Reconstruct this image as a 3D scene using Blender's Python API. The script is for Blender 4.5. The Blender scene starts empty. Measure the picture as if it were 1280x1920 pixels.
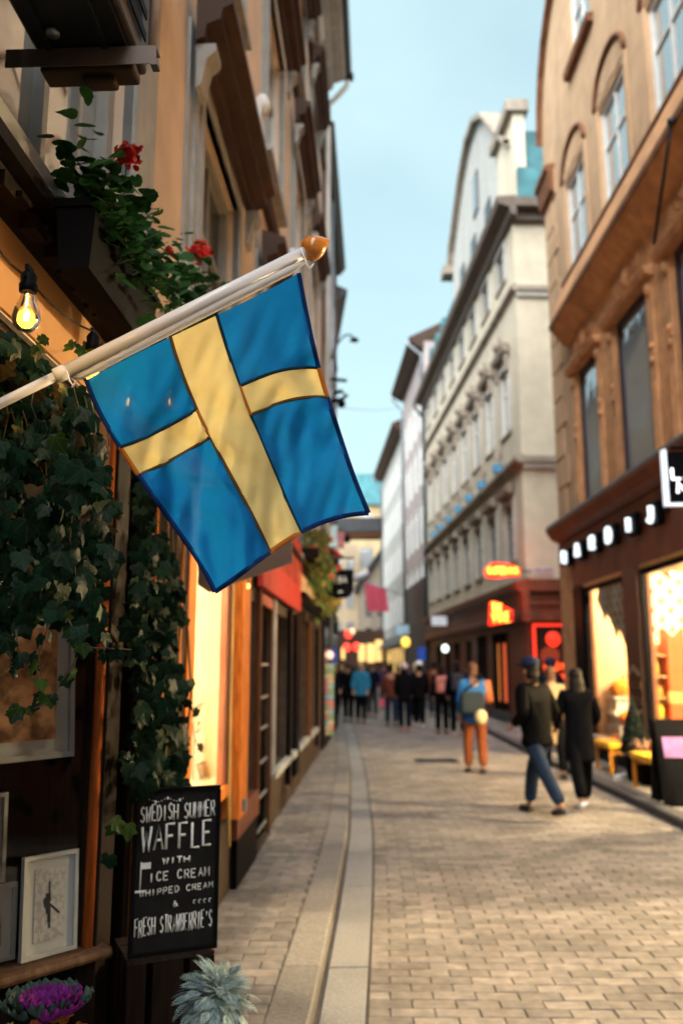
import bpy, bmesh, math, random
from math import sin, cos, pi, radians, atan2, hypot
from mathutils import Vector, Matrix, Quaternion
random.seed(11)
S = bpy.context.scene
COL = S.collection
# ------------------------------------------------------------------ camera
FPX, EYE = 1600.0, 1.65                      # focal length in pixels of a 1280 x 1920 frame, eye height
PITCH, YAW = radians(10.204), radians(1.057)
cam_d = bpy.data.cameras.new('camera'); cam = bpy.data.objects.new('camera', cam_d); COL.objects.link(cam)
cam.location = (0, 0, EYE)
cam.rotation_euler = (pi/2 + PITCH, 0, YAW)
cam_d.sensor_fit = 'VERTICAL'; cam_d.sensor_height = 36.0; cam_d.lens = FPX/1920*36
cam_d.clip_start = 0.05; cam_d.clip_end = 600
cam_d.dof.use_dof = True; cam_d.dof.focus_distance = 2.22; cam_d.dof.aperture_fstop = 2.0
cam_d.dof.aperture_blades = 0
S.camera = cam
# ------------------------------------------------------------------ sky, sun, exposure
SUN_EL, SUN_AZ = radians(42), radians(208)   # behind the camera, a little to the left
w = bpy.data.worlds.new('World'); S.world = w; w.use_nodes = True
nt = w.node_tree; nt.nodes.clear()
out = nt.nodes.new('ShaderNodeOutputWorld'); bg = nt.nodes.new('ShaderNodeBackground')
sky = nt.nodes.new('ShaderNodeTexSky'); sky.sky_type = 'NISHITA'; sky.sun_disc = False
sky.sun_elevation = SUN_EL; sky.sun_rotation = SUN_AZ
sky.air_density = 1.3; sky.dust_density = 1.5; sky.ozone_density = 3.0
tint = nt.nodes.new('ShaderNodeMix'); tint.data_type = 'RGBA'; tint.blend_type = 'MULTIPLY'
tint.inputs[0].default_value = 1.0; tint.inputs[7].default_value = (0.75, .87, 0.71, 1)
cl = nt.nodes.new('ShaderNodeTexNoise'); cl.inputs['Scale'].default_value = 2.2; cl.inputs['Detail'].default_value = 5
tc = nt.nodes.new('ShaderNodeTexCoord'); mp = nt.nodes.new('ShaderNodeMapping'); mp.inputs['Scale'].default_value = (1, 1, 2.2)
ramp = nt.nodes.new('ShaderNodeMapRange'); ramp.inputs[1].default_value = .38; ramp.inputs[2].default_value = .75
ramp.inputs[3].default_value = .6; ramp.inputs[4].default_value = .88
cm = nt.nodes.new('ShaderNodeMix'); cm.data_type = 'RGBA'; cm.inputs[7].default_value = (2.65, 3.6, 3.75, 1)
L = nt.links.new
L(tc.outputs['Generated'], mp.inputs[0]); L(mp.outputs[0], cl.inputs['Vector']); L(cl.outputs['Fac'], ramp.inputs[0])
L(sky.outputs[0], tint.inputs[6]); L(tint.outputs[2], cm.inputs[6]); L(ramp.outputs[0], cm.inputs[0])
L(cm.outputs[2], bg.inputs[0]); bg.inputs[1].default_value = 0.05
L(bg.outputs[0], out.inputs[0])
sun_d = bpy.data.lights.new('sun', 'SUN'); sun_d.energy = 2.1; sun_d.angle = radians(85); sun_d.color = (1, .96, .92)
sun = bpy.data.objects.new('sun', sun_d); COL.objects.link(sun)
sd = Vector((sin(SUN_AZ)*cos(SUN_EL), cos(SUN_AZ)*cos(SUN_EL), sin(SUN_EL)))
sun.rotation_euler = sd.to_track_quat('Z', 'Y').to_euler(); sun.location = (0, -20, 30)
S.view_settings.view_transform = 'Standard'; S.view_settings.look = 'None'
S.view_settings.exposure = 2.55; S.view_settings.gamma = 1; S.view_settings.use_curve_mapping = False
S.cycles.use_denoising = True; S.cycles.max_bounces = 8; S.cycles.transparent_max_bounces = 12
S.cycles.sample_clamp_indirect = 6
S.cycles.caustics_reflective = False; S.cycles.caustics_refractive = False

# ------------------------------------------------------------------ frames of reference along the three facades
class Frame:
    def __init__(s, x, y, a, z=0): s.o = Vector((x, y, z)); s.a = a; s.m = Matrix.Translation(s.o) @ Matrix.Rotation(a, 4, 'Z'); s.i = s.m.inverted()
    def pt(s, x, y, z=0): return s.m @ Vector((x, y, z))
    def loc(s, p): return s.i @ Vector(p)
FW = Frame(0, 0, 0)
FL = Frame(-1.06, 0, -math.atan(.022))       # left facade: x out into the street, y up the street
FR = Frame(4.35, 0, .01)                     # right facade: x into the building
FQ = Frame(4.42, 22.4, math.atan(.06))       # right facades beyond the side street, where the street bends
C0 = FL.pt(0, 3.36)
FS = Frame(C0.x, C0.y, radians(50))          # splayed showcase of the near left shop: x along it, y into it
RCAM = Matrix.Rotation(YAW, 3, 'Z') @ Matrix.Rotation(pi/2 + PITCH, 3, 'X')
def ray(px, py): return RCAM @ Vector(((px-640)/FPX, -(py-960)/FPX, -1))
def hit(px, py, fr, ax, v):
    """where the sight line of a photo pixel meets the plane local[ax] = v of a frame, in that frame"""
    o = fr.i @ Vector((0, 0, EYE)); d = fr.i.to_3x3() @ ray(px, py)
    return o + d*((v - o[ax])/d[ax])

# ------------------------------------------------------------------ materials
MATS = {}
def mat(name, col, rough=.7, metal=0.0, var=.12, scale=6.0, bump=0.0, bscale=40.0, spec=.25, island=0.0, coat=0.0, dirt=0.0):
    if name in MATS: return MATS[name]
    m = bpy.data.materials.new(name); MATS[name] = m; m.use_nodes = True
    n = m.node_tree.nodes; l = m.node_tree.links.new; b = n['Principled BSDF']
    b.inputs['Roughness'].default_value = rough; b.inputs['Metallic'].default_value = metal
    b.inputs['Specular IOR Level'].default_value = spec; b.inputs['Coat Weight'].default_value = coat
    g = n.new('ShaderNodeNewGeometry'); no = n.new('ShaderNodeTexNoise'); no.inputs['Scale'].default_value = scale; no.inputs['Detail'].default_value = 6
    l(g.outputs['Position'], no.inputs['Vector'])
    mr = n.new('ShaderNodeMapRange'); mr.inputs[1].default_value = .3; mr.inputs[2].default_value = .7
    mr.inputs[3].default_value = 1-var*1.6; mr.inputs[4].default_value = 1+var; l(no.outputs['Fac'], mr.inputs[0])
    fac = mr.outputs[0]
    if dirt:
        n2 = n.new('ShaderNodeTexNoise'); n2.inputs['Scale'].default_value = .7; n2.inputs['Detail'].default_value = 8
        mp = n.new('ShaderNodeMapping'); mp.inputs['Scale'].default_value = (2.2, 2.2, .45); l(g.outputs['Position'], mp.inputs[0]); l(mp.outputs[0], n2.inputs['Vector'])
        r2 = n.new('ShaderNodeMapRange'); r2.inputs[1].default_value = .42; r2.inputs[2].default_value = .68; r2.inputs[3].default_value = 1; r2.inputs[4].default_value = 1-dirt
        l(n2.outputs['Fac'], r2.inputs[0]); mu = n.new('ShaderNodeMath'); mu.operation = 'MULTIPLY'; l(fac, mu.inputs[0]); l(r2.outputs[0], mu.inputs[1]); fac = mu.outputs[0]
    if island:
        oi = n.new('ShaderNodeObjectInfo'); ad = n.new('ShaderNodeMath'); ad.operation = 'ADD'
        l(g.outputs['Random Per Island'], ad.inputs[0]); l(oi.outputs['Random'], ad.inputs[1])
        fr = n.new('ShaderNodeMath'); fr.operation = 'FRACT'; l(ad.outputs[0], fr.inputs[0])
        r3 = n.new('ShaderNodeMapRange'); r3.inputs[3].default_value = 1-island; r3.inputs[4].default_value = 1+island; l(fr.outputs[0], r3.inputs[0])
        mu = n.new('ShaderNodeMath'); mu.operation = 'MULTIPLY'; l(fac, mu.inputs[0]); l(r3.outputs[0], mu.inputs[1]); fac = mu.outputs[0]
    vm = n.new('ShaderNodeVectorMath'); vm.operation = 'SCALE'; vm.inputs[0].default_value = col[:3]; l(fac, vm.inputs['Scale'])
    l(vm.outputs[0], b.inputs['Base Color'])
    if bump:
        nb = n.new('ShaderNodeTexNoise'); nb.inputs['Scale'].default_value = bscale; nb.inputs['Detail'].default_value = 4; l(g.outputs['Position'], nb.inputs['Vector'])
        bm = n.new('ShaderNodeBump'); bm.inputs['Strength'].default_value = bump; bm.inputs['Distance'].default_value = .01
        l(nb.outputs['Fac'], bm.inputs['Height']); l(bm.outputs[0], b.inputs['Normal'])
    return m
def wood(name, col, rough=.5, grain=30):
    if name in MATS: return MATS[name]
    m = mat(name, col, rough, var=.25, scale=5, bump=.25, bscale=60, spec=.05)
    n = m.node_tree.nodes
    for t in [x for x in n if x.type == 'TEX_NOISE']:
        mp = n.new('ShaderNodeMapping'); mp.inputs['Scale'].default_value = (grain/3, grain/3, 1.2)
        src = t.inputs['Vector'].links[0].from_socket
        m.node_tree.links.new(src, mp.inputs[0]); m.node_tree.links.new(mp.outputs[0], t.inputs['Vector'])
    return m
def schlick(n, l, f0):
    """mirror share of a pane by viewing angle, the same from both faces"""
    lw = n.new('ShaderNodeLayerWeight'); lw.inputs['Blend'].default_value = .5
    pw = n.new('ShaderNodeMath'); pw.operation = 'POWER'; pw.inputs[1].default_value = 4.5; l(lw.outputs['Facing'], pw.inputs[0])
    mr = n.new('ShaderNodeMapRange'); mr.inputs[3].default_value = f0; mr.inputs[4].default_value = 1; l(pw.outputs[0], mr.inputs[0]); return mr.outputs[0]
def glow(name, col, e):
    if name in MATS: return MATS[name]
    m = bpy.data.materials.new(name); MATS[name] = m; m.use_nodes = True; b = m.node_tree.nodes['Principled BSDF']
    b.inputs['Base Color'].default_value = (*col, 1); b.inputs['Emission Color'].default_value = (*col, 1); b.inputs['Emission Strength'].default_value = e
    return m
def clear_glass(name, refl=1.5, tintc=(1, 1, 1)):
    """thin shop glass: see-through with a fresnel mirror on top"""
    if name in MATS: return MATS[name]
    m = bpy.data.materials.new(name); MATS[name] = m; m.use_nodes = True; n = m.node_tree.nodes; l = m.node_tree.links.new
    n.remove(n['Principled BSDF']); o = n['Material Output']
    t = n.new('ShaderNodeBsdfTransparent'); t.inputs[0].default_value = (*tintc, 1); g = n.new('ShaderNodeBsdfGlossy'); g.inputs['Roughness'].default_value = .02
    x = n.new('ShaderNodeMixShader'); fo = schlick(n, l, ((refl-1)/(refl+1))**2)
    l(fo, x.inputs[0]); l(t.outputs[0], x.inputs[1]); l(g.outputs[0], x.inputs[2]); l(x.outputs[0], o.inputs[0])
    return m
def pane_glass(name, refl, base, wav=.02):
    """window glass over a dim room: dark behind, fresnel mirror in front, panes slightly uneven"""
    if name in MATS: return MATS[name]
    m = bpy.data.materials.new(name); MATS[name] = m; m.use_nodes = True; n = m.node_tree.nodes; l = m.node_tree.links.new
    n.remove(n['Principled BSDF']); o = n['Material Output']
    t = n.new('ShaderNodeBsdfDiffuse'); t.inputs[0].default_value = (*base, 1); g = n.new('ShaderNodeBsdfGlossy'); g.inputs['Roughness'].default_value = .03
    x = n.new('ShaderNodeMixShader'); fo = schlick(n, l, ((refl-1)/(refl+1))**2)
    no = n.new('ShaderNodeTexNoise'); no.inputs['Scale'].default_value = 1.6; ge = n.new('ShaderNodeNewGeometry'); l(ge.outputs['Position'], no.inputs['Vector'])
    bm = n.new('ShaderNodeBump'); bm.inputs['Strength'].default_value = wav; bm.inputs['Distance'].default_value = .2; l(no.outputs['Fac'], bm.inputs['Height']); l(bm.outputs[0], g.inputs['Normal'])
    l(fo, x.inputs[0]); l(t.outputs[0], x.inputs[1]); l(g.outputs[0], x.inputs[2]); l(x.outputs[0], o.inputs[0])
    return m
def cloth(name, col, trans=.5, see=0.0):
    if name in MATS: return MATS[name]
    m = mat(name, col, .85, var=.025, scale=25, bump=.12, bscale=900, spec=.1)
    n = m.node_tree.nodes; l = m.node_tree.links.new; b = n['Principled BSDF']; o = n['Material Output']
    t = n.new('ShaderNodeBsdfTranslucent'); l(b.inputs['Base Color'].links[0].from_socket, t.inputs[0])
    x = n.new('ShaderNodeMixShader'); x.inputs[0].default_value = trans; l(b.outputs[0], x.inputs[1]); l(t.outputs[0], x.inputs[2]); last = x.outputs[0]
    if see:
        tr = n.new('ShaderNodeBsdfTransparent'); y = n.new('ShaderNodeMixShader'); y.inputs[0].default_value = see; l(last, y.inputs[1]); l(tr.outputs[0], y.inputs[2]); last = y.outputs[0]
    l(last, o.inputs[0]); return m
def leafmat(name, col, vein, rough=.35, trans=.25, nv=5, var=.35):
    """leaf with paler veins fanning from the stalk (UV = leaf plane), hue varied leaf by leaf"""
    if name in MATS: return MATS[name]
    m = mat(name, col, rough, var=.15, scale=60, island=var, bump=.2, bscale=150, spec=.06)
    n = m.node_tree.nodes; l = m.node_tree.links.new; b = n['Principled BSDF']; o = n['Material Output']
    base = b.inputs['Base Color'].links[0].from_socket
    if nv:
        uv = n.new('ShaderNodeUVMap'); sp = n.new('ShaderNodeSeparateXYZ'); l(uv.outputs[0], sp.inputs[0])
        at = n.new('ShaderNodeMath'); at.operation = 'ARCTAN2'; l(sp.outputs[0], at.inputs[0]); l(sp.outputs[1], at.inputs[1])
        pp = n.new('ShaderNodeMath'); pp.operation = 'PINGPONG'; pp.inputs[1].default_value = .42; l(at.outputs[0], pp.inputs[0])
        le = n.new('ShaderNodeVectorMath'); le.operation = 'LENGTH'; l(uv.outputs[0], le.inputs[0])
        mu = n.new('ShaderNodeMath'); mu.operation = 'MULTIPLY'; l(pp.outputs[0], mu.inputs[0]); l(le.outputs['Value'], mu.inputs[1])
        lt = n.new('ShaderNodeMapRange'); lt.inputs[1].default_value = .012; lt.inputs[2].default_value = .045; lt.inputs[3].default_value = .75; lt.inputs[4].default_value = 0; l(mu.outputs[0], lt.inputs[0])
        mx = n.new('ShaderNodeMix'); mx.data_type = 'RGBA'; l(lt.outputs[0], mx.inputs[0]); l(base, mx.inputs[6]); mx.inputs[7].default_value = (*vein, 1)
        base = mx.outputs[2]; l(base, b.inputs['Base Color'])
    t = n.new('ShaderNodeBsdfTranslucent'); l(base, t.inputs[0]); x = n.new('ShaderNodeMixShader'); x.inputs[0].default_value = trans
    l(b.outputs[0], x.inputs[1]); l(t.outputs[0], x.inputs[2]); l(x.outputs[0], o.inputs[0]); return m

# ------------------------------------------------------------------ things, parts, mesh collector
class Thing:
    def __init__(s, root, base): s.o = root; s.base = Vector(base)
def setp(o, label=None, cat=None, group=None, kind=None):
    for k, v in (('label', label), ('category', cat), ('group', group), ('kind', kind)):
        if v: o[k] = v
def thing(name, label, cat, fr=FW, base=(0, 0, 0), group=None, kind=None):
    o = bpy.data.objects.new(name, None); COL.objects.link(o); o.empty_display_size = .1
    o.location = fr.pt(*base); o.rotation_euler = (0, 0, fr.a); setp(o, label, cat, group, kind)
    return Thing(o, base)
class MB:
    def __init__(s): s.v = []; s.f = []; s.sm = []; s.mi = []; s.uv = None
    def add(s, vs, fs, smooth=False, mi=0):
        k = len(s.v); s.v += [tuple(p) for p in vs]
        for f in fs: s.f.append(tuple(i+k for i in f)); s.sm.append(smooth); s.mi.append(mi)
    def box(s, x0, x1, y0, y1, z0, z1, mi=0):
        s.add([(x, y, z) for z in (z0, z1) for y in (y0, y1) for x in (x0, x1)], [(0, 2, 3, 1), (4, 5, 7, 6), (0, 1, 5, 4), (2, 6, 7, 3), (0, 4, 6, 2), (1, 3, 7, 5)], mi=mi); return s
    def obox(s, c, size, R=None, mi=0):
        R = R or Matrix.Identity(3); h = [q/2 for q in size]
        s.add([Vector(c) + R @ Vector((x*h[0], y*h[1], z*h[2])) for z in (-1, 1) for y in (-1, 1) for x in (-1, 1)], [(0, 2, 3, 1), (4, 5, 7, 6), (0, 1, 5, 4), (2, 6, 7, 3), (0, 4, 6, 2), (1, 3, 7, 5)], mi=mi); return s
    def quad(s, a, b, c, d, mi=0): s.add([a, b, c, d], [(0, 1, 2, 3)], mi=mi); return s
    def tube(s, pts, r, n=8, cap=True, flat=None, mi=0):
        pts = [Vector(p) for p in pts]; rs = r if isinstance(r, (list, tuple)) else [r]*len(pts); up = None; vs = []
        for i, p in enumerate(pts):
            d = (pts[min(i+1, len(pts)-1)] - pts[max(i-1, 0)]).normalized()
            if up is None or abs(up.dot(d)) > .98: up = Vector((0, 0, 1)) if abs(d.z) < .9 else Vector((1, 0, 0))
            a = d.cross(up).normalized(); b = a.cross(d).normalized(); up = b
            for k in range(n):
                t = 2*pi*k/n; vs.append(p + a*cos(t)*rs[i] + b*sin(t)*rs[i]*(flat or 1))
        fs = [(i*n+k, i*n+(k+1) % n, (i+1)*n+(k+1) % n, (i+1)*n+k) for i in range(len(pts)-1) for k in range(n)]
        if cap: fs += [tuple(range(n))[::-1], tuple((len(pts)-1)*n+k for k in range(n))]
        s.add(vs, fs, True, mi); return s
    def lathe(s, prof, c=(0, 0, 0), n=16, axis=None, mi=0):
        q = Vector((0, 0, 1)).rotation_difference(Vector(axis)) if axis is not None else Quaternion()
        vs = [Vector(c) + q @ Vector((r*cos(2*pi*k/n), r*sin(2*pi*k/n), z)) for r, z in prof for k in range(n)]
        fs = [(i*n+k, i*n+(k+1) % n, (i+1)*n+(k+1) % n, (i+1)*n+k) for i in range(len(prof)-1) for k in range(n)]
        fs += [tuple(range(n))[::-1], tuple((len(prof)-1)*n+k for k in range(n))]
        s.add(vs, fs, True, mi); return s
    def ball(s, c, r, n=10, sc=(1, 1, 1), mi=0):
        prof = [(r*sin(pi*i/n)+1e-4, -r*cos(pi*i/n)) for i in range(n+1)]; k = len(s.v); s.lathe(prof, (0, 0, 0), n+2, mi=mi)
        for i in range(k, len(s.v)): p = s.v[i]; s.v[i] = (c[0]+p[0]*sc[0], c[1]+p[1]*sc[1], c[2]+p[2]*sc[2])
        return s
    def prism(s, poly, ax, a0, a1, mi=0):
        """poly of (u, v) in the two axes other than ax, extruded along ax"""
        o = [i for i in range(3) if i != ax]; vs = []
        for a in (a0, a1):
            for u, v in poly: p = [0, 0, 0]; p[o[0]] = u; p[o[1]] = v; p[ax] = a; vs.append(p)
        n = len(poly); s.add(vs, [tuple(range(n)), tuple(range(n, 2*n))[::-1]] + [(i, (i+1) % n, n+(i+1) % n, n+i) for i in range(n)], mi=mi); return s
    def build(s, name, m, parent=None, label=None, cat=None, group=None, kind=None, bevel=0, fr=None):
        base = Vector((0, 0, 0)); po = None
        if isinstance(parent, Thing): base = parent.base; po = parent.o
        elif parent is not None: po = parent[0]; base = parent[1]
        me = bpy.data.meshes.new(name); me.from_pydata([tuple(Vector(p)-base) for p in s.v], [], s.f)
        me.polygons.foreach_set('use_smooth', s.sm)
        for q in (m if isinstance(m, (list, tuple)) else [m]): me.materials.append(q)
        if any(s.mi): me.polygons.foreach_set('material_index', s.mi)
        if s.uv: 
            ul = me.uv_layers.new(name='UVMap')
            for lp in me.loops: ul.data[lp.index].uv = s.uv[lp.vertex_index]
        me.update()
        o = bpy.data.objects.new(name, me); COL.objects.link(o); o.parent = po
        if po is None and fr is not None: o.matrix_world = fr.m.copy()
        setp(o, label, cat, group, kind)
        if bevel:
            b = o.modifiers.new('bevel', 'BEVEL'); b.width = bevel; b.segments = 2; b.limit_method = 'ANGLE'; b.angle_limit = radians(40)
        return o
def sub(o, t): return (o, t.base)              # parent handle for a sub-part
def inst(name, me, parent, loc, rot=(0, 0, 0), scale=1, m=None):
    """one more object that shares mesh data"""
    o = bpy.data.objects.new(name, me); COL.objects.link(o); o.parent = parent.o if isinstance(parent, Thing) else parent
    b = parent.base if isinstance(parent, Thing) else Vector((0, 0, 0))
    o.location = Vector(loc) - b; o.rotation_euler = rot; o.scale = (scale,)*3 if not isinstance(scale, (tuple, list)) else scale
    return o
def lamp(name, p, e, col, kind='POINT', r=.05, rot=None, spot=90, parent=None):
    d = bpy.data.lights.new(name, kind); d.energy = e; d.color = col
    if kind == 'AREA': d.size = r
    else: d.shadow_soft_size = r
    if kind == 'SPOT': d.spot_size = radians(spot); d.spot_blend = .6
    o = bpy.data.objects.new(name, d); COL.objects.link(o); o.location = p
    if rot is not None: o.rotation_euler = Vector(rot).to_track_quat('-Z', 'Y').to_euler()
    if parent is not None:
        o.parent = parent; o.matrix_parent_inverse = parent.matrix_basis.inverted() if parent.parent is None else Matrix.Identity(4)
    return o
# hand lettering: strokes in a unit cell
STK = {'A': [[(0, 0), (.5, 1), (1, 0)], [(.2, .38), (.8, .38)]], 'B': [[(0, 0), (0, 1), (.7, 1), (.85, .78), (.7, .55), (0, .55)], [(.7, .55), (.95, .28), (.75, 0), (0, 0)]],
 'C': [[(.95, .82), (.6, 1), (.2, .9), (0, .5), (.2, .1), (.6, 0), (.95, .18)]], 'D': [[(0, 0), (0, 1), (.5, 1), (.95, .7), (.95, .3), (.5, 0), (0, 0)]],
 'E': [[(.9, 1), (0, 1), (0, 0), (.9, 0)], [(0, .52), (.7, .52)]], 'F': [[(.9, 1), (0, 1), (0, 0)], [(0, .52), (.7, .52)]], 'H': [[(0, 0), (0, 1)], [(1, 0), (1, 1)], [(0, .5), (1, .5)]],
 'I': [[(.5, 0), (.5, 1)]], 'J': [[(.8, 1), (.8, .2), (.5, 0), (.1, .12)]], 'L': [[(0, 1), (0, 0), (.85, 0)]], 'M': [[(0, 0), (.08, 1), (.5, .35), (.92, 1), (1, 0)]], 'N': [[(0, 0), (0, 1), (1, 0), (1, 1)]],
 'P': [[(0, 0), (0, 1), (.7, 1), (.95, .75), (.7, .48), (0, .48)]], 'R': [[(0, 0), (0, 1), (.7, 1), (.95, .75), (.7, .5), (0, .5)], [(.45, .5), (1, 0)]],
 'S': [[(.9, .85), (.55, 1), (.1, .85), (.15, .6), (.8, .42), (.9, .18), (.5, 0), (.05, .15)]], 'T': [[(0, 1), (1, 1)], [(.5, 1), (.5, 0)]], 'U': [[(0, 1), (0, .25), (.3, 0), (.7, 0), (1, .25), (1, 1)]],
 'W': [[(0, 1), (.25, 0), (.5, .8), (.75, 0), (1, 1)]], 'V': [[(0, 1), (.5, 0), (1, 1)]], 'K': [[(0, 0), (0, 1)], [(.9, 1), (0, .45), (1, 0)]], 'G': [[(.95, .82), (.6, 1), (.2, .9), (0, .5), (.2, .1), (.6, 0), (.95, .2), (.95, .45), (.55, .45)]],
 '&': [[(1, 0), (.25, .75), (.4, 1), (.65, .82), (.1, .3), (.3, 0), (.6, .05), (.95, .45)]], "'": [[(.5, 1), (.4, .75)]], ' ': []}
def letter(mb, text, o, u, v, W, Hh, r, jit=0.0, n=6, wide=None, flat=.35, rnd=random):
    """stroke lettering along u, up v, total width W, height Hh"""
    o, u, v = Vector(o), Vector(u).normalized(), Vector(v).normalized(); k = len(text); cell = W/max(1, k); wl = cell*(wide or .72)
    for i, ch in enumerate(text):
        jx, jy, js = rnd.uniform(-1, 1)*jit*cell, rnd.uniform(-1, 1)*jit*Hh, 1+rnd.uniform(-1, 1)*jit
        for st in STK.get(ch, []):
            mb.tube([o + u*(i*cell + jx + a*wl) + v*(jy + b*Hh*js) for a, b in st], r, n, flat=None)
    return mb
SHOPK = 1.5
# ------------------------------------------------------------------ palette
M_PAVER = mat('street paver', (.225, .203, .185), .8, var=.18, scale=14, bump=.35, bscale=120, island=.24, dirt=.3)
M_PAVER2 = mat('pavement paver', (.2, .185, .175), .8, var=.2, scale=12, bump=.35, bscale=120, island=.24, dirt=.3)
M_MORTAR = mat('joint sand', (.085, .073, .062), .95)
M_GRANITE = mat('granite', (.23, .232, .237), .7, var=.15, scale=60, bump=.25, bscale=180, island=.1, dirt=.2)
M_KERB = mat('kerb stone', (.2, .192, .185), .7, var=.2, scale=50, bump=.3, bscale=150, island=.1, dirt=.25)
M_DKERB = mat('dark kerb', (.07, .07, .075), .7, var=.2, scale=30, bump=.3, bscale=90, island=.1)
M_PEACH = mat('peach plaster', (.72, .58, .45), .85, var=.08, scale=3, bump=.15, bscale=90, dirt=.22)
M_FASCIA = mat('ochre plaster', (.5, .27, .12), .85, var=.08, scale=3, bump=.15, bscale=90, dirt=.15)
M_GREYTRIM = mat('grey painted wood', (.36, .38, .38), .55, var=.1, scale=8, dirt=.25)
M_WHITE = mat('white paint', (.72, .74, .74), .5, var=.06, dirt=.12)
M_BROWNTRIM = mat('brown moulding', (.05, .023, .013), .6, var=.2, scale=4, dirt=.3)
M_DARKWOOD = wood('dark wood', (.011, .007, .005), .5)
M_BLACK = mat('black paint', (.004, .004, .005), .5, var=.2, spec=.03)
M_ORANGEWOOD = wood('orange wood', (.5, .16, .03), .45)
M_BROWNWOOD = wood('brown wood', (.075, .03, .014), .5)
M_STONEBASE = mat('brown stone base', (.055, .039, .029), .75, var=.25, scale=9, bump=.3, dirt=.3)
M_REDWALL = mat('red brown plaster', (.17, .09, .075), .85, var=.12, dirt=.25)
M_ORANGEWALL = mat('orange stucco', (.57, .385, .24), .85, var=.08, scale=3, bump=.2, bscale=70, dirt=.2)
M_ORANGETRIM = mat('terracotta trim', (.63, .34, .17), .8, var=.15, scale=5, bump=.2, bscale=60, dirt=.25)
M_LEDGE = mat('terracotta ledge', (.2, .085, .04), .75, var=.2, scale=5, dirt=.3)
M_SHOPFASCIA = mat('rust fascia', (.17, .06, .032), .6, var=.12, scale=4, dirt=.2)
M_CREAM = mat('cream plaster', (.54, .48, .38), .85, var=.06, scale=3, dirt=.15)
M_CREAMGREY = mat('stone trim', (.3, .255, .21), .8, var=.15, scale=5, dirt=.3)
M_PINKWALL = mat('pink grey plaster', (.36, .31, .31), .85, var=.08, dirt=.2)
M_PALEWALL = mat('pale plaster', (.4, .4, .39), .85, var=.08, dirt=.2)
M_YELLOWWALL = mat('yellow plaster', (.42, .33, .19), .85, var=.08, dirt=.2)
M_TAUPE = mat('taupe plaster', (.3, .25, .2), .85, var=.1, dirt=.2)
M_COPPER = mat('green copper', (.05, .17, .2), .6, var=.2, scale=3, dirt=.3)
M_SLATE = mat('dark sheet roof', (.05, .06, .07), .5, var=.2)
M_DARKMETAL = mat('dark metal', (.03, .032, .036), .4, .6, var=.2)
M_ZINC = mat('zinc', (.28, .32, .36), .4, .7, var=.15)
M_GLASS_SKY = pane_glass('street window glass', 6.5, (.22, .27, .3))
M_GLASS_DIM = pane_glass('dim window glass', 2.1, (.03, .038, .048), .04)
M_GLASS_CURT = pane_glass('curtained window glass', 2.0, (.22, .23, .24), .03)
M_SHOPGLASS = clear_glass('shop glass', 1.45)
M_DARKGLASS = pane_glass('dark shop glass', 1.6, (.012, .011, .011), .02)
M_CREAMROOM = mat('cream shop wall', (.42, .36, .23), .8, var=.05)
M_REDPAINT = mat('red paint', (.5, .035, .025), .55, var=.1)
M_RUST = mat('rust brown wood', (.15, .05, .028), .55, var=.2)

# ------------------------------------------------------------------ ground
def lerp(tab, y):
    for (a, u), (b, v) in zip(tab, tab[1:]):
        if y <= b: return u + (v-u)*(y-a)/(b-a)
    return tab[-1][1]
KERB = [(-6, -.62), (1, -.33), (4.35, -.215), (6.6, -.145), (9, -.1), (13.8, -.13), (20, -.27), (30, -.58), (41, -1.05), (52, -1.6), (75, -2.9)]
def kx(y): return lerp(KERB, y)
GUT = .245
RK = [(-6, 3.4), (9.3, 3.33), (14.8, 3.24), (22, 3.2), (30, 2.95), (41, 2.4), (52, 1.75), (75, .5)]
def rx(y): return lerp(RK, y)
PZ = .075                                                    # pavement height
def lw(y): return FL.pt(0, y).x
gm = MB(); gm.quad((-70, -30, -.03), (70, -30, -.03), (70, 200, -.03), (-70, 200, -.03))
gm.build('ground', mat('ground', (.1, .09, .08), .9), kind='structure')
ys = [-6+1.0*i for i in range(82)]
st = MB()
for a, b in zip(ys, ys[1:]):
    st.quad((kx(a)-.02, a, -.012), (rx(a)+.05, a, -.012), (rx(b)+.05, b, -.012), (kx(b)-.02, b, -.012))
street = st.build('street', M_MORTAR, kind='structure')
def project(p):
    d = RCAM.inverted() @ (Vector(p) - Vector((0, 0, EYE))); return 640 - FPX*d.x/d.z, 960 + FPX*d.y/d.z
def unitbrick(L_, W_, H_):
    b = MB(); c = .004
    b.add([(-L_/2, -W_/2, -H_), (L_/2, -W_/2, -H_), (L_/2, W_/2, -H_), (-L_/2, W_/2, -H_), (-L_/2, -W_/2, -c), (L_/2, -W_/2, -c), (L_/2, W_/2, -c), (-L_/2, W_/2, -c),
           (-L_/2+c, -W_/2+c, 0), (L_/2-c, -W_/2+c, 0), (L_/2-c, W_/2-c, 0), (-L_/2+c, W_/2-c, 0)],
          [(0, 1, 5, 4), (1, 2, 6, 5), (2, 3, 7, 6), (3, 0, 4, 7), (4, 5, 9, 8), (5, 6, 10, 9), (6, 7, 11, 10), (7, 4, 8, 11), (8, 9, 10, 11)])
    return b
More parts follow.
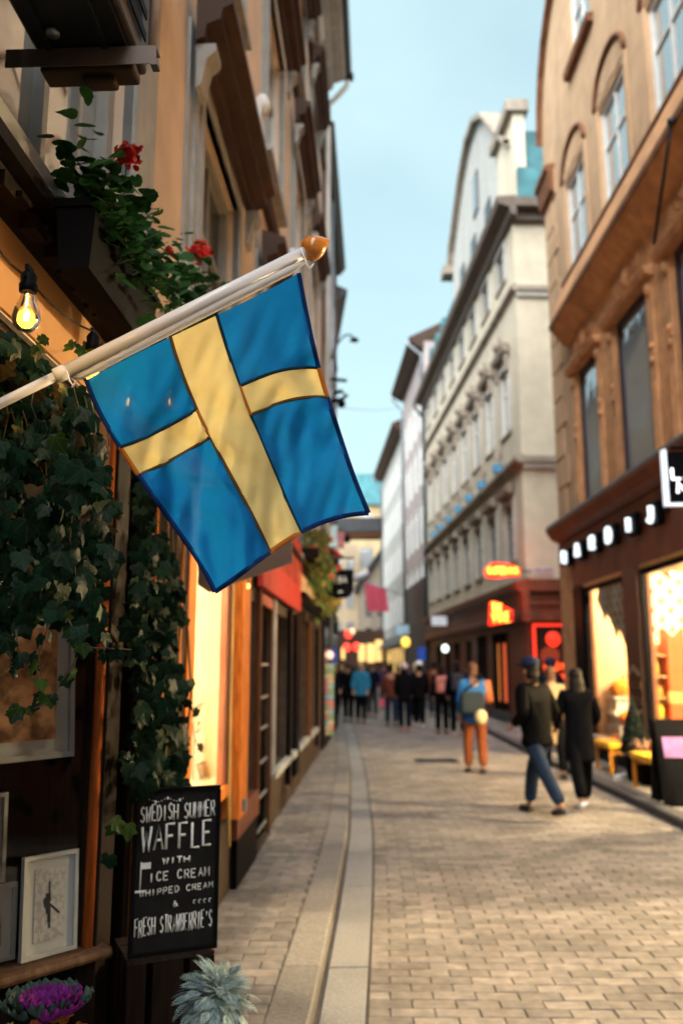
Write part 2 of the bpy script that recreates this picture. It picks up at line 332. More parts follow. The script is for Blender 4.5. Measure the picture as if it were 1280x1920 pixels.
def lay(parent, name, stuffname, xl, xr, y0, y1, z, m, pitch=.108, length=.217, gap=.005, y_far=None):
    rnd = random.Random(5); items = []; k = 0; y = y0
    while y < y1:
        a, b = xl(y), xr(y); x = a - (length/2 if k % 2 else 0)
        while x < b:
            u, v = max(x, a)+gap/2, min(x+length, b)-gap/2
            if v-u > .02: items.append(((u+v)/2, y+pitch/2, v-u))
            x += length
        y += pitch; k += 1
    def key(it):
        px, py = project((it[0], it[1], z)); return (not (-20 < px < 1300 and py < 1950), it[1])
    items.sort(key=key); cache = {}; mb = MB()
    for i, (x, yy, ln) in enumerate(items):
        dz = rnd.gauss(0, .0012); rot = (rnd.gauss(0, .004), rnd.gauss(0, .004), rnd.gauss(0, .004))
        if i < 300:
            q = round(ln, 2)
            if q not in cache:
                me_o = unitbrick(q, pitch-gap, .03).build(name, m, None); cache[q] = me_o.data; bpy.data.objects.remove(me_o)
            inst(name, cache[q], parent, (x, yy, z+dz), rot)
        else:
            k0 = len(mb.v); s = unitbrick(ln, pitch-gap, .03); mb.add([(p[0]+x, p[1]+yy, p[2]+z+dz+p[0]*rot[1]*-1+p[1]*rot[0]) for p in s.v], s.f)
    mb.build(stuffname, m, (parent, Vector()), kind='stuff')
lay(street, 'paver', 'paver_field', lambda y: kx(y)+GUT+.012, lambda y: rx(y)-.01, 3.9, 34, 0, M_PAVER, gap=.0038)
fm = MB()
for a, b in zip(ys, ys[1:]):
    if a >= 34 or b <= 3.9: fm.quad((kx(a)+GUT, a, -.003), (rx(a), a, -.003), (rx(b), b, -.003), (kx(b)+GUT, b, -.003))
fm.build('far_paving', M_PAVER, (street, Vector()), kind='stuff')
gs = bpy.data.objects.new('gutter', None); COL.objects.link(gs); gs['kind'] = 'structure'
y = 2.2; rnd = random.Random(3)
while y < 44:
    ln = rnd.uniform(.85, 1.15); a, b = y+.004, y+ln-.004
    MB().add([(kx(a)+.02, a, 0), (kx(a)+GUT, a, .0), (kx(b)+GUT, b, 0), (kx(b)+.02, b, 0), (kx(a)+.02, a, -.03), (kx(a)+GUT, a, -.03), (kx(b)+GUT, b, -.03), (kx(b)+.02, b, -.03)], [(0, 1, 2, 3), (0, 4, 5, 1), (1, 5, 6, 2), (2, 6, 7, 3), (3, 7, 4, 0)]) if 0 else None
    m_ = MB(); z = rnd.uniform(.0, .003)
    m_.prism([(kx(a)+.022, -.03), (kx(a)+GUT, -.03), (kx(a)+GUT, z), (kx(a)+.03, z-.006), (kx(a)+.022, z-.014)], 1, a, b)
    dx = kx(b)-kx(a); n_ = len(m_.v)//2; m_.v = m_.v[:n_] + [(p[0]+dx, p[1], p[2]) for p in m_.v[n_:]]
    m_.build('gutter_stone', M_GRANITE, (gs, Vector())); y += ln
lp = MB()
for a, b in zip(ys, ys[1:]):
    lp.quad((lw(a)-.4, a, PZ-.012), (kx(a)-.1, a, PZ-.012), (kx(b)-.1, b, PZ-.012), (lw(b)-.4 - max(0, (b-23)*.08), b, PZ-.012))
lpav = lp.build('left_pavement', M_MORTAR, kind='structure')
lay(lpav, 'paving_brick', 'paving_field', lambda y: lw(y)-.02-max(0, (y-23)*.08), lambda y: kx(y)-.205, 3.2, 30, PZ, M_PAVER2, pitch=.118, length=.225, gap=.006)
kb = bpy.data.objects.new('left_kerb', None); COL.objects.link(kb); kb['kind'] = 'structure'
y = 2.5
while y < 44:
    ln = rnd.uniform(.9, 1.3); a, b = y+.003, y+ln-.003; dx = kx(b)-kx(a)
    m_ = MB(); m_.prism([(kx(a)-.2, -.03), (kx(a), -.03), (kx(a)-.002, PZ-.012), (kx(a)-.014, PZ), (kx(a)-.2, PZ)], 1, a, b)
    n_ = len(m_.v)//2; m_.v = m_.v[:n_] + [(p[0]+dx, p[1], p[2]) for p in m_.v[n_:]]
    m_.build('kerb_stone', M_KERB, (kb, Vector())); y += ln
rp = MB()
for a, b in zip(ys, ys[1:]):
    rp.quad((rx(a)+.1, a, PZ-.012), (rx(a)+4.5, a, PZ-.012), (rx(b)+4.5, b, PZ-.012), (rx(b)+.1, b, PZ-.012))
rpav = rp.build('right_pavement', M_MORTAR, kind='structure')
for r_ in range(4):                                          # long granite flags laid along the kerb
    y = 6 + .2*r_
    while y < 30:
        ln = rnd.uniform(.7, 1.2); a, b = y+.006, y+ln-.006; o0 = .19+.235*r_; m_ = MB(); z = PZ+rnd.uniform(-.002, .002)
        m_.prism([(rx(a)+o0, PZ-.03), (rx(a)+o0+.225, PZ-.03), (rx(a)+o0+.225, z), (rx(a)+o0, z)], 1, a, b)
        n_ = len(m_.v)//2; dx = rx(b)-rx(a); m_.v = m_.v[:n_] + [(p[0]+dx, p[1], p[2]) for p in m_.v[n_:]]
        m_.build('paving_slab', M_PAVER2, (rpav, Vector())); y += ln
rk = bpy.data.objects.new('right_kerb', None); COL.objects.link(rk); rk['kind'] = 'structure'
y = 5
while y < 40:
    ln = rnd.uniform(.9, 1.3); a, b = y+.004, y+ln-.004; dx = rx(b)-rx(a); m_ = MB()
    m_.prism([(rx(a), -.03), (rx(a)+.18, -.03), (rx(a)+.18, PZ+.02), (rx(a)+.02, PZ+.02), (rx(a), PZ+.005)], 1, a, b)
    n_ = len(m_.v)//2; m_.v = m_.v[:n_] + [(p[0]+dx, p[1], p[2]) for p in m_.v[n_:]]
    m_.build('kerb_stone', M_DKERB, (rk, Vector())); y += ln
t = thing('manhole_cover', 'dark iron cover set flush in the paving of the street', 'manhole cover', FW, (1.35, 15.6, 0))
m_ = MB(); m_.box(1.0, 1.75, 15.3, 15.95, -.01, .004); m_.build('frame', M_DARKMETAL, t)
m_ = MB()
for i in range(6): m_.box(1.05, 1.7, 15.36+i*.095, 15.42+i*.095, .004, .009)
m_.build('rib', M_DARKMETAL, t)

# ------------------------------------------------------------------ facade builders (local: wall face at x = 0, y along, s = outward sign)
def facade(mb, s, y0, y1, z0, z1, ops, rev=.16, depth=5.0, back=True):
    yc = sorted({y0, y1, *[q for o in ops for q in o[:2]]}); zc = sorted({z0, z1, *[q for o in ops for q in o[2:4]]})
    for a, b in zip(yc, yc[1:]):
        for c, d in zip(zc, zc[1:]):
            if any(o[0] <= (a+b)/2 <= o[1] and o[2] <= (c+d)/2 <= o[3] for o in ops): continue
            mb.quad((0, a, c), (0, b, c), (0, b, d), (0, a, d))
    for o in ops:
        a, b, c, d = o[:4]; r = -s*(o[4] if len(o) > 4 else rev)
        mb.quad((0, a, c), (r, a, c), (r, b, c), (0, b, c)); mb.quad((0, a, d), (r, a, d), (r, b, d), (0, b, d))
        mb.quad((0, a, c), (r, a, c), (r, a, d), (0, a, d)); mb.quad((0, b, c), (r, b, c), (r, b, d), (0, b, d))
    if back:
        x = -s*depth
        mb.quad((0, y0, z0), (x, y0, z0), (x, y0, z1), (0, y0, z1)); mb.quad((0, y1, z0), (x, y1, z0), (x, y1, z1), (0, y1, z1))
        mb.quad((x, y0, z0), (x, y1, z0), (x, y1, z1), (x, y0, z1)); mb.quad((0, y0, z1), (x, y0, z1), (x, y1, z1), (0, y1, z1))
    return mb
def window(T, s, x, y0, y1, z0, z1, cols=2, rows=(.7,), fm=None, pm=None, bar=.06, d=.05, sill=None, sillm=None, name='window'):
    """frame with mullions and transoms; every pane a child; x is the plane of the glass"""
    f = MB(); X0, X1 = sorted((x-s*.01, x+s*d)); th = bar*.6
    f.box(X0, X1, y0, y0+bar, z0, z1); f.box(X0, X1, y1-bar, y1, z0, z1); f.box(X0, X1, y0+bar, y1-bar, z0, z0+bar); f.box(X0, X1, y0+bar, y1-bar, z1-bar, z1)
    yc = [y0+bar] + [y0+(y1-y0)*i/cols for i in range(1, cols)] + [y1-bar]; zc = [z0+bar] + [z0+(z1-z0)*r for r in rows] + [z1-bar]
    X2 = sorted((x, x+s*d*.8))
    for q in yc[1:-1]: f.box(X2[0], X2[1], q-th/2, q+th/2, z0+bar, z1-bar)
    X3 = sorted((x+s*.002, x+s*d*.7))
    for q in zc[1:-1]: f.box(X3[0], X3[1], y0+bar, y1-bar, q-th/2, q+th/2)
    o = f.build(name, fm, T)
    for a, b in zip(yc, yc[1:]):
        for c, e in zip(zc, zc[1:]):
            MB().box(*sorted((x, x+s*.006)), a+.003, b-.003, c+.003, e-.003).build('pane', pm, sub(o, T))
    if sill:
        MB().box(*sorted((x, s*sill)), y0-.08, y1+.08, z0-.07, z0-.002).build('sill', sillm or fm, sub(o, T))
    return o
def casing(mb, s, y0, y1, z0, z1, wd, steps=((1, .02), (.66, .04), (.33, .055)), bottom=False):
    for f_, o_ in steps:
        e = wd*f_; X = sorted((s*.001, s*o_))
        mb.box(*X, y0-e, y0, z0-(e if bottom else 0), z1+e); mb.box(*X, y1, y1+e, z0-(e if bottom else 0), z1+e); mb.box(*X, y0, y1, z1, z1+e)
        if bottom: mb.box(*X, y0, y1, z0-e, z0)
    return mb
def sweep(mb, prof, y0, y1): return mb.prism(prof, 1, y0, y1)

# ================================================================== LEFT: the long peach house
A = thing('town_house', 'peach plastered house with brown window hoods and a dark shopfront on the left', 'building', FL, (0, 0, 0))
cent = [2.6, 5.3, 8.1, 10.9, 13.7]; hw = .66
storeys = [(3.1, 5.05), (6.55, 8.4), (9.8, 11.45), (12.1, 13.3)]
ops = [(c-hw, c+hw, a, b) for c in cent for a, b in storeys]
facade(MB(), 1, -22, 16.2, 2.64, 13.8, ops).build('upper_wall', M_PEACH, A)
gops = [(2.05, 3.34, -.1, 2.62), (3.5, 3.86, .09, 2.5), (4.86, 5.92, .86, 2.6, .01), (6.95, 7.5, .4, 2.2), (7.62, 8.5, .1, 2.2), (8.75, 10.2, .62, 2.2), (10.45, 10.95, .62, 2.2), (11.5, 13.0, .62, 2.45), (13.5, 15.0, .62, 2.45)]
facade(MB(), 1, -22, 16.2, -.1, 2.64, gops, rev=.2, depth=4.9).build('ground_floor_wall', M_STONEBASE, A)
MB().box(-.02, .012, -3.9, 7.0, 2.645, 2.895).build('fascia', M_FASCIA, A)
m_ = MB(); sweep(m_, [(.001, 2.89), (.085, 2.905), (.095, 2.94), (.135, 2.95), (.135, 2.995), (.1, 3.0), (.001, 3.03)], -4, 16.2); m_.build('ledge', M_DARKWOOD, A)
m_ = MB()
for k in range(90):
    y = -1+k*.11+random.uniform(-.03, .03); m_.box(.06, .1+random.uniform(-.01, .02), y, y+random.uniform(.05, .12), 2.885+random.uniform(-.025, .01), 2.91)
m_.build('flaking_edge', M_DARKWOOD, A, kind='stuff')
for c in cent:
    for k, (a, b) in enumerate(storeys):
        window(A, 1, -.1, c-hw, c+hw, a, b, 2, (.68,) if k < 3 else (.5,), M_GREYTRIM if k == 0 else M_WHITE, M_GLASS_SKY if c < 3 else M_GLASS_CURT if (k == 2 or c > 9) else M_GLASS_DIM, .07, .06, sill=.1, sillm=M_GREYTRIM)
        casing(MB(), 1, c-hw, c+hw, a, b, (.44 if c < 3 else .3) if k == 0 else .2).build('casing', M_GREYTRIM, A)
        if k < 3:
            p = b+.1 if k == 0 else b+.12; m_ = MB(); e = .05
            sweep(m_, [(.06, p), (.11, p+.02), (.12, p+.1), (.2, p+.13), (.21, p+.2), (.27, p+.23), (.27, p+.28), (.06, p+.36)], c-hw-.36, c+hw+.36); m_.build('window_hood', M_BROWNTRIM, A)
            for y in (c-hw-.33, c+hw+.17):
                m_ = MB(); sweep(m_, [(.061, p-.28), (.09, p-.26), (.12, p-.1), (.17, p-.05), (.17, p-.004), (.061, p-.004)], y, y+.16); m_.build('corbel', M_GREYTRIM, A)
        else:
            m_ = MB(); sweep(m_, [(.056, b+.21), (.12, b+.23), (.14, b+.3), (.056, b+.32)], c-hw-.25, c+hw+.25); m_.build('window_hood', M_WHITE, A)
for z in (5.95, 9.2, 11.75):
    m_ = MB(); sweep(m_, [(.001, z), (.06, z+.02), (.09, z+.1), (.001, z+.14)], -4, 16.2); m_.build('string_course', M_BROWNTRIM, A)
for c in cent[1:]:                                            # white rosettes between the storeys on the far bays
    for z in (6.1, 9.35, 11.9):
        m_ = MB(); m_.box(.03, .1, c-1.52, c-1.28, z, z+.34); m_.ball((.1, c-1.4, z+.36), .09, 6, (.8, 1, 1.2)); m_.build('bracket_ornament', M_WHITE, A)
m_ = MB(); sweep(m_, [(.001, 13.5), (.05, 13.5), (.08, 13.62), (.22, 13.7), (.24, 13.82), (.46, 13.9), (.5, 13.98), (.001, 13.98)], -4, 16.25); m_.build('eave', M_GREYTRIM, A)
m_ = MB(); sweep(m_, [(.44, 13.985), (.58, 13.985), (.62, 14.12), (.001, 14.12), (-2.5, 16.5), (-5, 16.5), (-5, 13.99), (.001, 13.99)], -4, 16.3); m_.build('roof', M_SLATE, A)
m_ = MB(); m_.tube([(.55, 16.32, 13.98), (.5, 16.32, 13.8), (.3, 16.3, 13.55), (.13, 16.28, 13.35), (.12, 16.28, 12.9), (.12, 16.28, 3.2)], .055, 10); m_.build('downpipe', M_WHITE, A)
m_ = MB(); m_.lathe([(.02, 0), (.1, .05), (.1, .18), (.07, .2)], (.56, 16.32, 13.92), 10); m_.build('gutter_outlet', M_DARKMETAL, A)
# shopfront pieces between the openings
m_ = MB(); m_.box(-.21, .03, 3.335, 3.505, PZ, 2.63); m_.box(-.21, -.021, 3.84, 3.862, PZ, 2.5); m_.box(-.02, .025, 3.86, 4.02, PZ, 2.63); m_.build('door_jamb', M_DARKWOOD, A, bevel=.004)
o = MB().box(-.16, -.12, 3.5, 3.86, .1, 2.5).build('shop_door', M_DARKWOOD, A)
m_ = MB(); m_.box(.026, .034, 3.9, 3.945, 1.28, 1.68); m_.build('lock_plate', M_ZINC, A, bevel=.004)
m_ = MB(); m_.box(.034, .038, 3.91, 3.932, 1.36, 1.41); m_.box(.034, .038, 3.91, 3.932, 1.44, 1.5); m_.build('keyhole', M_BLACK, A)
m_ = MB()
for y in (4.04, 4.17, 4.30, 4.43, 4.56): m_.box(-.01, .02, y, y+.122, PZ, 2.63)
m_.build('boarding', M_DARKWOOD, A)
MB().box(-.02, .035, 4.69, 4.80, .5, 2.63).build('window_post', M_ORANGEWOOD, A, bevel=.005)
MB().box(-.012, .03, 4.802, 4.9, .8, 2.63).build('window_post', M_ORANGEWOOD, A, bevel=.005)
MB().box(-.02, .125, 6.06, 6.4, .62, 2.64).build('window_post', M_ORANGEWOOD, A, bevel=.006)
MB().box(-.012, .035, 5.9, 6.055, .8, 2.64).build('window_post', M_RUST, A, bevel=.006)
MB().box(-.02, .05, 4.8, 6.06, .78, .86).build('window_sill', M_ORANGEWOOD, A, bevel=.006)
MB().box(-.02, .06, 6.4, 7.55, .42, .62).build('shop_rail', M_RUST, A, bevel=.006)
MB().box(.126, .15, 6.15, 6.22, .66, .74).build('bolt', M_ZINC, A)
m_ = MB(); m_.tube([(.05, 6.045, 2.6), (.05, 6.045, 2.32), (.048, 6.045, 2.3), (.047, 6.045, 1.6), (.05, 6.03, 1.2), (.05, 6.04, .9), (.06, 6.04, .45)], .011, 8); m_.build('cable', mat('yellowed cable', (.6, .42, .16), .5), A)
m_ = MB(); m_.box(.035, .075, 6.015, 6.058, 2.3, 2.55); m_.build('junction_box', mat('ivory plastic', (.7, .6, .4), .5), A, bevel=.005)
# black panel, brown jamb, iron grille gate
MB().box(-.1, -.06, 6.95, 7.5, .4, 2.2).build('black_panel', M_BLACK, A)
MB().box(.002, .05, 6.45, 7.5, PZ, .41).build('black_panel', M_BLACK, A)
MB().box(.001, .05, 7.5, 7.62, .4, 2.45).build('door_jamb', M_BROWNWOOD, A, bevel=.004)
MB().box(-.15, -.1, 7.62, 8.5, .1, 2.2).build('gate_backing', M_BLACK, A)
for i in range(14): MB().tube([(-.02, 7.66+i*.062, .12), (-.02, 7.66+i*.062, 2.1)], .008, 6).build('gate_bar', M_BLACK, A)
for z in (.2, .48, .78, 1.08, 1.36, 1.66): MB().box(-.012, .004, 7.62, 8.5, z-.012, z+.012).build('gate_rail', M_ZINC, A)
MB().box(.001, .03, 7.62, 8.56, 2.2, 2.3).build('gate_head', mat('dull red wood', (.28, .07, .055), .5), A)
MB().box(.001, .03, 8.5, 8.56, PZ, 2.2).build('door_jamb', M_BROWNWOOD, A)
MB().box(.001, .04, 7.6, 8.5, PZ-.02, .1).build('doorstep', M_STONEBASE, A)
pots = [(8.58, 8.75, M_ZINC), (10.2, 10.45, M_BLACK), (10.98, 11.5, M_BLACK), (13.0, 13.5, M_BROWNWOOD), (15.0, 15.35, M_BLACK)]
for a, b, m in pots: MB().box(.001, .05, a+.01, b-.01, .3 if m is M_BLACK else .6, 2.3).build('shop_pilaster', m, A, bevel=.005)
for a, b in ((8.75, 10.2), (10.45, 10.95), (11.5, 13), (13.5, 15)):
    MB().box(-.1, -.09, a, b, .62, 2.2 if b < 11 else 2.45).build('shop_window', M_DARKGLASS, A)
    MB().box(-.02, .07, a-.02, b+.02, .55, .62).build('window_sill', M_GREYTRIM, A, bevel=.004)
    MB().box(-.06, -.03, (a+b)/2-.04, (a+b)/2+.04, .63, 2.19).build('mullion', M_BROWNWOOD if a < 11 else M_GREYTRIM, A)
    MB().box(-.3, -.28, a+.1, a+.55, .7, 2.1).build('curtain', mat('olive curtain', (.2, .17, .1), .9), A)
m_ = MB(); sweep(m_, [(.001, 2.47), (.1, 2.5), (.14, 2.6), (.001, 2.64)], 11.2, 16.1); m_.build('shop_cornice', M_BLACK, A)
MB().box(.001, .04, 11.15, 16.1, 2.66, 3.02).build('shop_fascia', mat('beige fascia', (.5, .37, .24), .7, var=.08), A)
# the recess of the near shop: back wall, soffit, lit window room
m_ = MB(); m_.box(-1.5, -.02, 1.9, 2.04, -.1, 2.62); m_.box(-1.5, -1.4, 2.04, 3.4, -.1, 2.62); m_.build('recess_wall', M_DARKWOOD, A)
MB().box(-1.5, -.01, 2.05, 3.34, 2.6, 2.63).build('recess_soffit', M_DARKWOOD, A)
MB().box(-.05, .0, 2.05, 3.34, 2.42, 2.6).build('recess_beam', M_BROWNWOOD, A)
m_ = MB(); x0, x1, y0, y1, z0, z1 = -1.0, -.012, 4.4, 6.6, .84, 2.62
m_.quad((x0, y0, z0), (x0, y1, z0), (x0, y1, z1), (x0, y0, z1)); m_.quad((x0, y0, z0), (x1, y0, z0), (x1, y0, z1), (x0, y0, z1)); m_.quad((x0, y1, z0), (x1, y1, z0), (x1, y1, z1), (x0, y1, z1))
m_.quad((x0, y0, z0), (x1, y0, z0), (x1, y1, z0), (x0, y1, z0)); m_.quad((x0, y0, z1), (x1, y0, z1), (x1, y1, z1), (x0, y1, z1)); m_.build('display_room', mat('pale display wall', (.82, .76, .58), .8, var=.04), A)
MB().box(-.009, -.004, 4.9, 5.9, .86, 2.6).build('display_glass', M_SHOPGLASS, A)

# ------------------------------------------------------------------ second left house
B = thing('narrow_house', 'narrow red brown house with a drainpipe beyond the peach house on the left', 'building', FL, (0, 16.4, 0))
bo = [(c-.5, c+.5, a, a+1.7) for c in (17.6, 19.6, 21.6) for a in (3.9, 6.9, 9.6)]
facade(MB(), 1, 16.35, 23, -.1, 12.9, bo).build('wall', M_REDWALL, B)
for c, d, a, b in bo: window(B, 1, -.08, c, d, a, b, 2, (.6,), M_WHITE, M_GLASS_DIM, .06, .05, sill=.06, sillm=M_REDWALL)
m_ = MB(); sweep(m_, [(.001, 12.7), (.1, 12.72), (.25, 12.9), (.25, 13.0), (-4.9, 15), (-4.9, 12.91), (.001, 12.91)], 16.35, 23); m_.build('roof', M_SLATE, B)
MB().tube([(.06, 18.95, 12.7), (.06, 18.95, .2)], .05, 8).build('downpipe', M_ZINC, B)
MB().box(.001, .05, 16.5, 22.9, .1, 2.9).build('shopfront', M_BLACK, B)
for y in (16.9, 18.8, 20.7): MB().box(.05, .056, y, y+1.5, .7, 2.4).build('shop_window', M_DARKGLASS, B)
FC = Frame(*FL.pt(0, 23).xy, math.atan(.09))
Cc = thing('corner_house', 'ochre house on the left where the street bends away', 'building', FC, (0, 0, 0))
bo = [(1+2.3*i, 2.1+2.3*i, a, a+1.7) for i in range(14) for a in (3.6, 6.5, 9.3)]
facade(MB(), 1, 0, 34, -.1, 12.2, bo).build('wall', M_YELLOWWALL, Cc)
for c, d, a, b in bo: window(Cc, 1, -.08, c, d, a, b, 2, (.6,), M_WHITE, M_GLASS_DIM, .07, .05)
m_ = MB(); sweep(m_, [(.001, 12.0), (.3, 12.2), (.3, 12.3), (-4.9, 14.4), (-4.9, 12.21), (.001, 12.21)], 0, 34); m_.build('roof', M_SLATE, Cc)

# ================================================================== RIGHT: orange stucco house with the shop
R = thing('stucco_house', 'orange stucco house with arched upper windows and carved panels above the lit shop', 'building', FR, (0, 0, 0))
up = [(c-.68, c+.68, 9.1, 11.1) for c in (15.1, 12.78, 10.4, 8.05, 5.7)]
top = [(c-.62, c+.62, 13.1, 14.9) for c in (14.25, 11.6, 9.0, 6.4)]
mez = [(14.42, 15.55, 4.5, 7.12), (11.85, 13.25, 4.5, 7.12), (9.35, 10.75, 4.5, 7.12), (6.85, 8.25, 4.5, 7.12)]
facade(MB(), -1, -22, 15.9, 8.9, 15.7, up+top, rev=.14).build('upper_wall', M_ORANGEWALL, R)
facade(MB(), -1, -22, 15.9, 4.3, 8.9, mez, rev=.1).build('mezzanine_wall', M_ORANGETRIM, R)
MB().prism([(15.9, -.1), (17.45, -.1), (17.45, 13.2), (17.3, 13.9), (17.05, 14.5), (16.7, 15.0), (16.3, 15.35), (15.9, 15.6)], 0, 0, 5).build('corner_wall', M_ORANGEWALL, R)
m_ = MB(); gp = [(17.47, 13.1), (17.33, 13.9), (17.07, 14.53), (16.72, 15.04), (16.3, 15.4), (15.9, 15.66), (14.5, 16.2)]
for (a, c), (b, d) in zip(gp, gp[1:]): m_.add([(-.14, a, c), (.4, a, c), (.4, b, d), (-.14, b, d), (-.14, a, c+.1), (.4, a, c+.1), (.4, b, d+.1), (-.14, b, d+.1)], [(0, 1, 2, 3), (4, 5, 6, 7), (0, 3, 7, 4), (1, 2, 6, 5)])
m_.build('gable_coping', M_LEDGE, R)
m_ = MB(); sweep(m_, [(-.22, 15.7), (.5, 15.7), (5, 18.5), (5, 15.69), (-.22, 15.69)], -22, 15.9); m_.build('roof', M_COPPER, R)
for i in range(13):
    z = 4.55+i*.62; w_ = .95 if i % 2 else .7
    MB().box(-.03, -.001, 17.43-w_, 17.43, z+.03, z+.6).build('quoin', M_ORANGEWALL, R, bevel=.008)
m_ = MB(); sweep(m_, [(-.001, 11.45), (-.12, 11.5), (-.16, 11.9), (-.22, 11.95), (-.22, 12.05), (-.001, 12.1)], 16.5, 17.5); m_.build('corner_capital', M_LEDGE, R)
for c, d, a, b in up:
    window(R, -1, .1, c, d, a, b, 2, (.62,), M_WHITE, M_GLASS_SKY, .08, .05, sill=.05, sillm=M_LEDGE)
    mid = (c+d)/2; m_ = MB(); pr = [(mid+cos(t_)*.82, b+.1+sin(t_)*.62) for t_ in [pi*i/12 for i in range(13)]]
    m_.tube([(-.03, y, z) for y, z in pr], .045, 6); m_.build('arch_mould', M_LEDGE, R)
    for i in range(7):
        t0, t1 = pi*i/7+.03, pi*(i+1)/7-.03
        MB().prism([(mid+cos(t0)*.72, b+.08+sin(t0)*.5), (mid+cos(t1)*.72, b+.08+sin(t1)*.5), (mid+cos(t1)*.25, b+.06+sin(t1)*.08), (mid+cos(t0)*.25, b+.06+sin(t0)*.08)], 0, -.02, -.001).build('arch_stone', M_ORANGEWALL, R)
    for y in (c-.16, d+.02): MB().box(-.03, -.001, y, y+.14, a, b+.05).build('window_surround', M_ORANGEWALL, R)
for c, d, a, b in top:
    window(R, -1, .1, c, d, a, b, 2, (.55,), M_WHITE, M_GLASS_SKY, .08, .05)
    m_ = MB(); sweep(m_, [(-.001, a-.2), (-.12, a-.17), (-.14, a-.03), (-.001, a)], c-.2, d+.2); m_.build('window_sill', M_LEDGE, R)
m_ = MB(); sweep(m_, [(-.001, 7.85), (-.1, 7.9), (-.34, 8.2), (-.36, 8.3), (-.34, 8.34), (-.12, 9.0), (-.001, 9.05)], 3, 16.15); m_.build('ledge', M_ORANGETRIM, R)
m_ = MB(); m_.box(-.365, -.2, 3, 16.16, 8.2, 8.31); m_.box(-.15, -.001, 3, 15.9, 9.0, 9.06); m_.build('ledge_edge', M_LEDGE, R)
for i, (c, d, a, b) in enumerate(mez):
    window(R, -1, .07, c, d, a, b, 1, (), mat('plum window frame', (.035, .018, .03), .4), pane_glass('plum window glass with painted reflection', 4.5, (.3, .36, .42), .05), .08, .05)  # no curtain here: pale pane base paints in a brighter reflection
    for y in (c-.34, d+.08):                                  # fluted pilasters with knobs
        MB().box(-.03, -.001, y, y+.26, 4.5, 7.2).build('pilaster', M_ORANGETRIM, R, bevel=.01)
        m_ = MB(); m_.box(-.045, -.03, y+.05, y+.1, 4.6, 5.6); m_.box(-.045, -.03, y+.16, y+.21, 4.6, 5.6); m_.build('fluting', M_ORANGETRIM, R)
        m_ = MB(); m_.ball((-.035, y+.13, 6.12), .08, 6, (.45, 1, .8)); m_.ball((-.035, y+.13, 5.92), .08, 6, (.45, 1, .8)); m_.ball((-.035, y+.13, 7.0), .1, 6, (.5, 1, 1.2)); m_.box(-.05, -.03, y+.04, y+.22, 5.99, 6.05); m_.build('knob_ornament', M_ORANGETRIM, R, kind='stuff')
    m_ = MB(); sweep(m_, [(-.001, 7.14), (-.12, 7.16), (-.16, 7.26), (-.001, 7.3)], c-.4, d+.4); m_.build('lintel', M_ORANGETRIM, R)
    m_ = MB(); rr = random.Random(i); m_.box(-.02, -.001, c-.05, d+.05, 7.36, 7.82)
    w_ = (d-c)/2; mid = (c+d)/2
    for sg in (-1, 1):
        for k in range(3): m_.tube([(-.03, mid+sg*(.2+k*w_*.27+.11*u_*cos(u_*5)), 7.6+.11*(1.15-u_)*sin(u_*6.5+k)) for u_ in [j*.12 for j in range(9)]], [.028-.0022*j for j in range(9)], 5)
    m_.ball((-.035, mid, 7.6), .17, 7, (.35, .8, 1.1)); m_.box(-.035, -.02, c-.05, d+.05, 7.36, 7.395); m_.box(-.035, -.02, c-.05, d+.05, 7.785, 7.82); m_.build('carved_panel', M_ORANGETRIM, R, kind='stuff')
m_ = MB(); sweep(m_, [(-.001, 4.1), (-.18, 4.18), (-.28, 4.34), (-.28, 4.4), (-.001, 4.44)], 2, 17.5); m_.build('shop_cornice', M_SHOPFASCIA, R)
MB().box(-.285, -.2, 2, 17.52, 4.405, 4.45).build('lead_flashing', M_ZINC, R)
sw = [(13.47, 15.75, .45, 3.05), (9.35, 12.72, .45, 3.05), (3.2, 7.0, .45, 3.05)]
facade(MB(), -1, -22, 15.9, -.1, 4.3, sw, rev=.12, back=False).build('shop_wall', M_SHOPFASCIA, R)
MB().box(-.05, -.001, 2.0, 17.45, 3.13, 4.08).build('shop_fascia', M_SHOPFASCIA, R)
m_ = MB(); m_.box(-.07, -.001, 15.8, 16.45, PZ, 3.1); m_.build('shop_pillar', M_BLACK, R, bevel=.01)
m_ = MB(); m_.box(-.06, -.001, 16.47, 17.4, PZ, 3.6); m_.build('stone_pier', M_ORANGETRIM, R)
for y0, y1 in ((12.76, 13.43), (8.9, 9.3), (7.04, 7.4)):
    m_ = MB(); m_.box(-.08, -.001, y0, y1, .5, 3.12); m_.box(-.1, -.001, y0-.02, y1+.02, .35, .52); m_.build('shop_pillar', mat('iron brown pillar', (.075, .035, .022), .45), R, bevel=.01)
    m_ = MB(); ym = (y0+y1)/2
    for z in (1.1, 1.16, 1.32, 1.38): m_.box(-.1, -.08, y0+.02, y1-.02, z, z+.025)
    for k in range(5): m_.ball((-.085, ym+(k-2)*.11, 1.52+.05*(2-abs(k-2))), .04, 5); m_.ball((-.085, ym+(k-2)*.11, .98-.05*(2-abs(k-2))), .04, 5)
    m_.build('pillar_ornament', mat('worn brass relief', (.2, .13, .08), .4, .5), R)
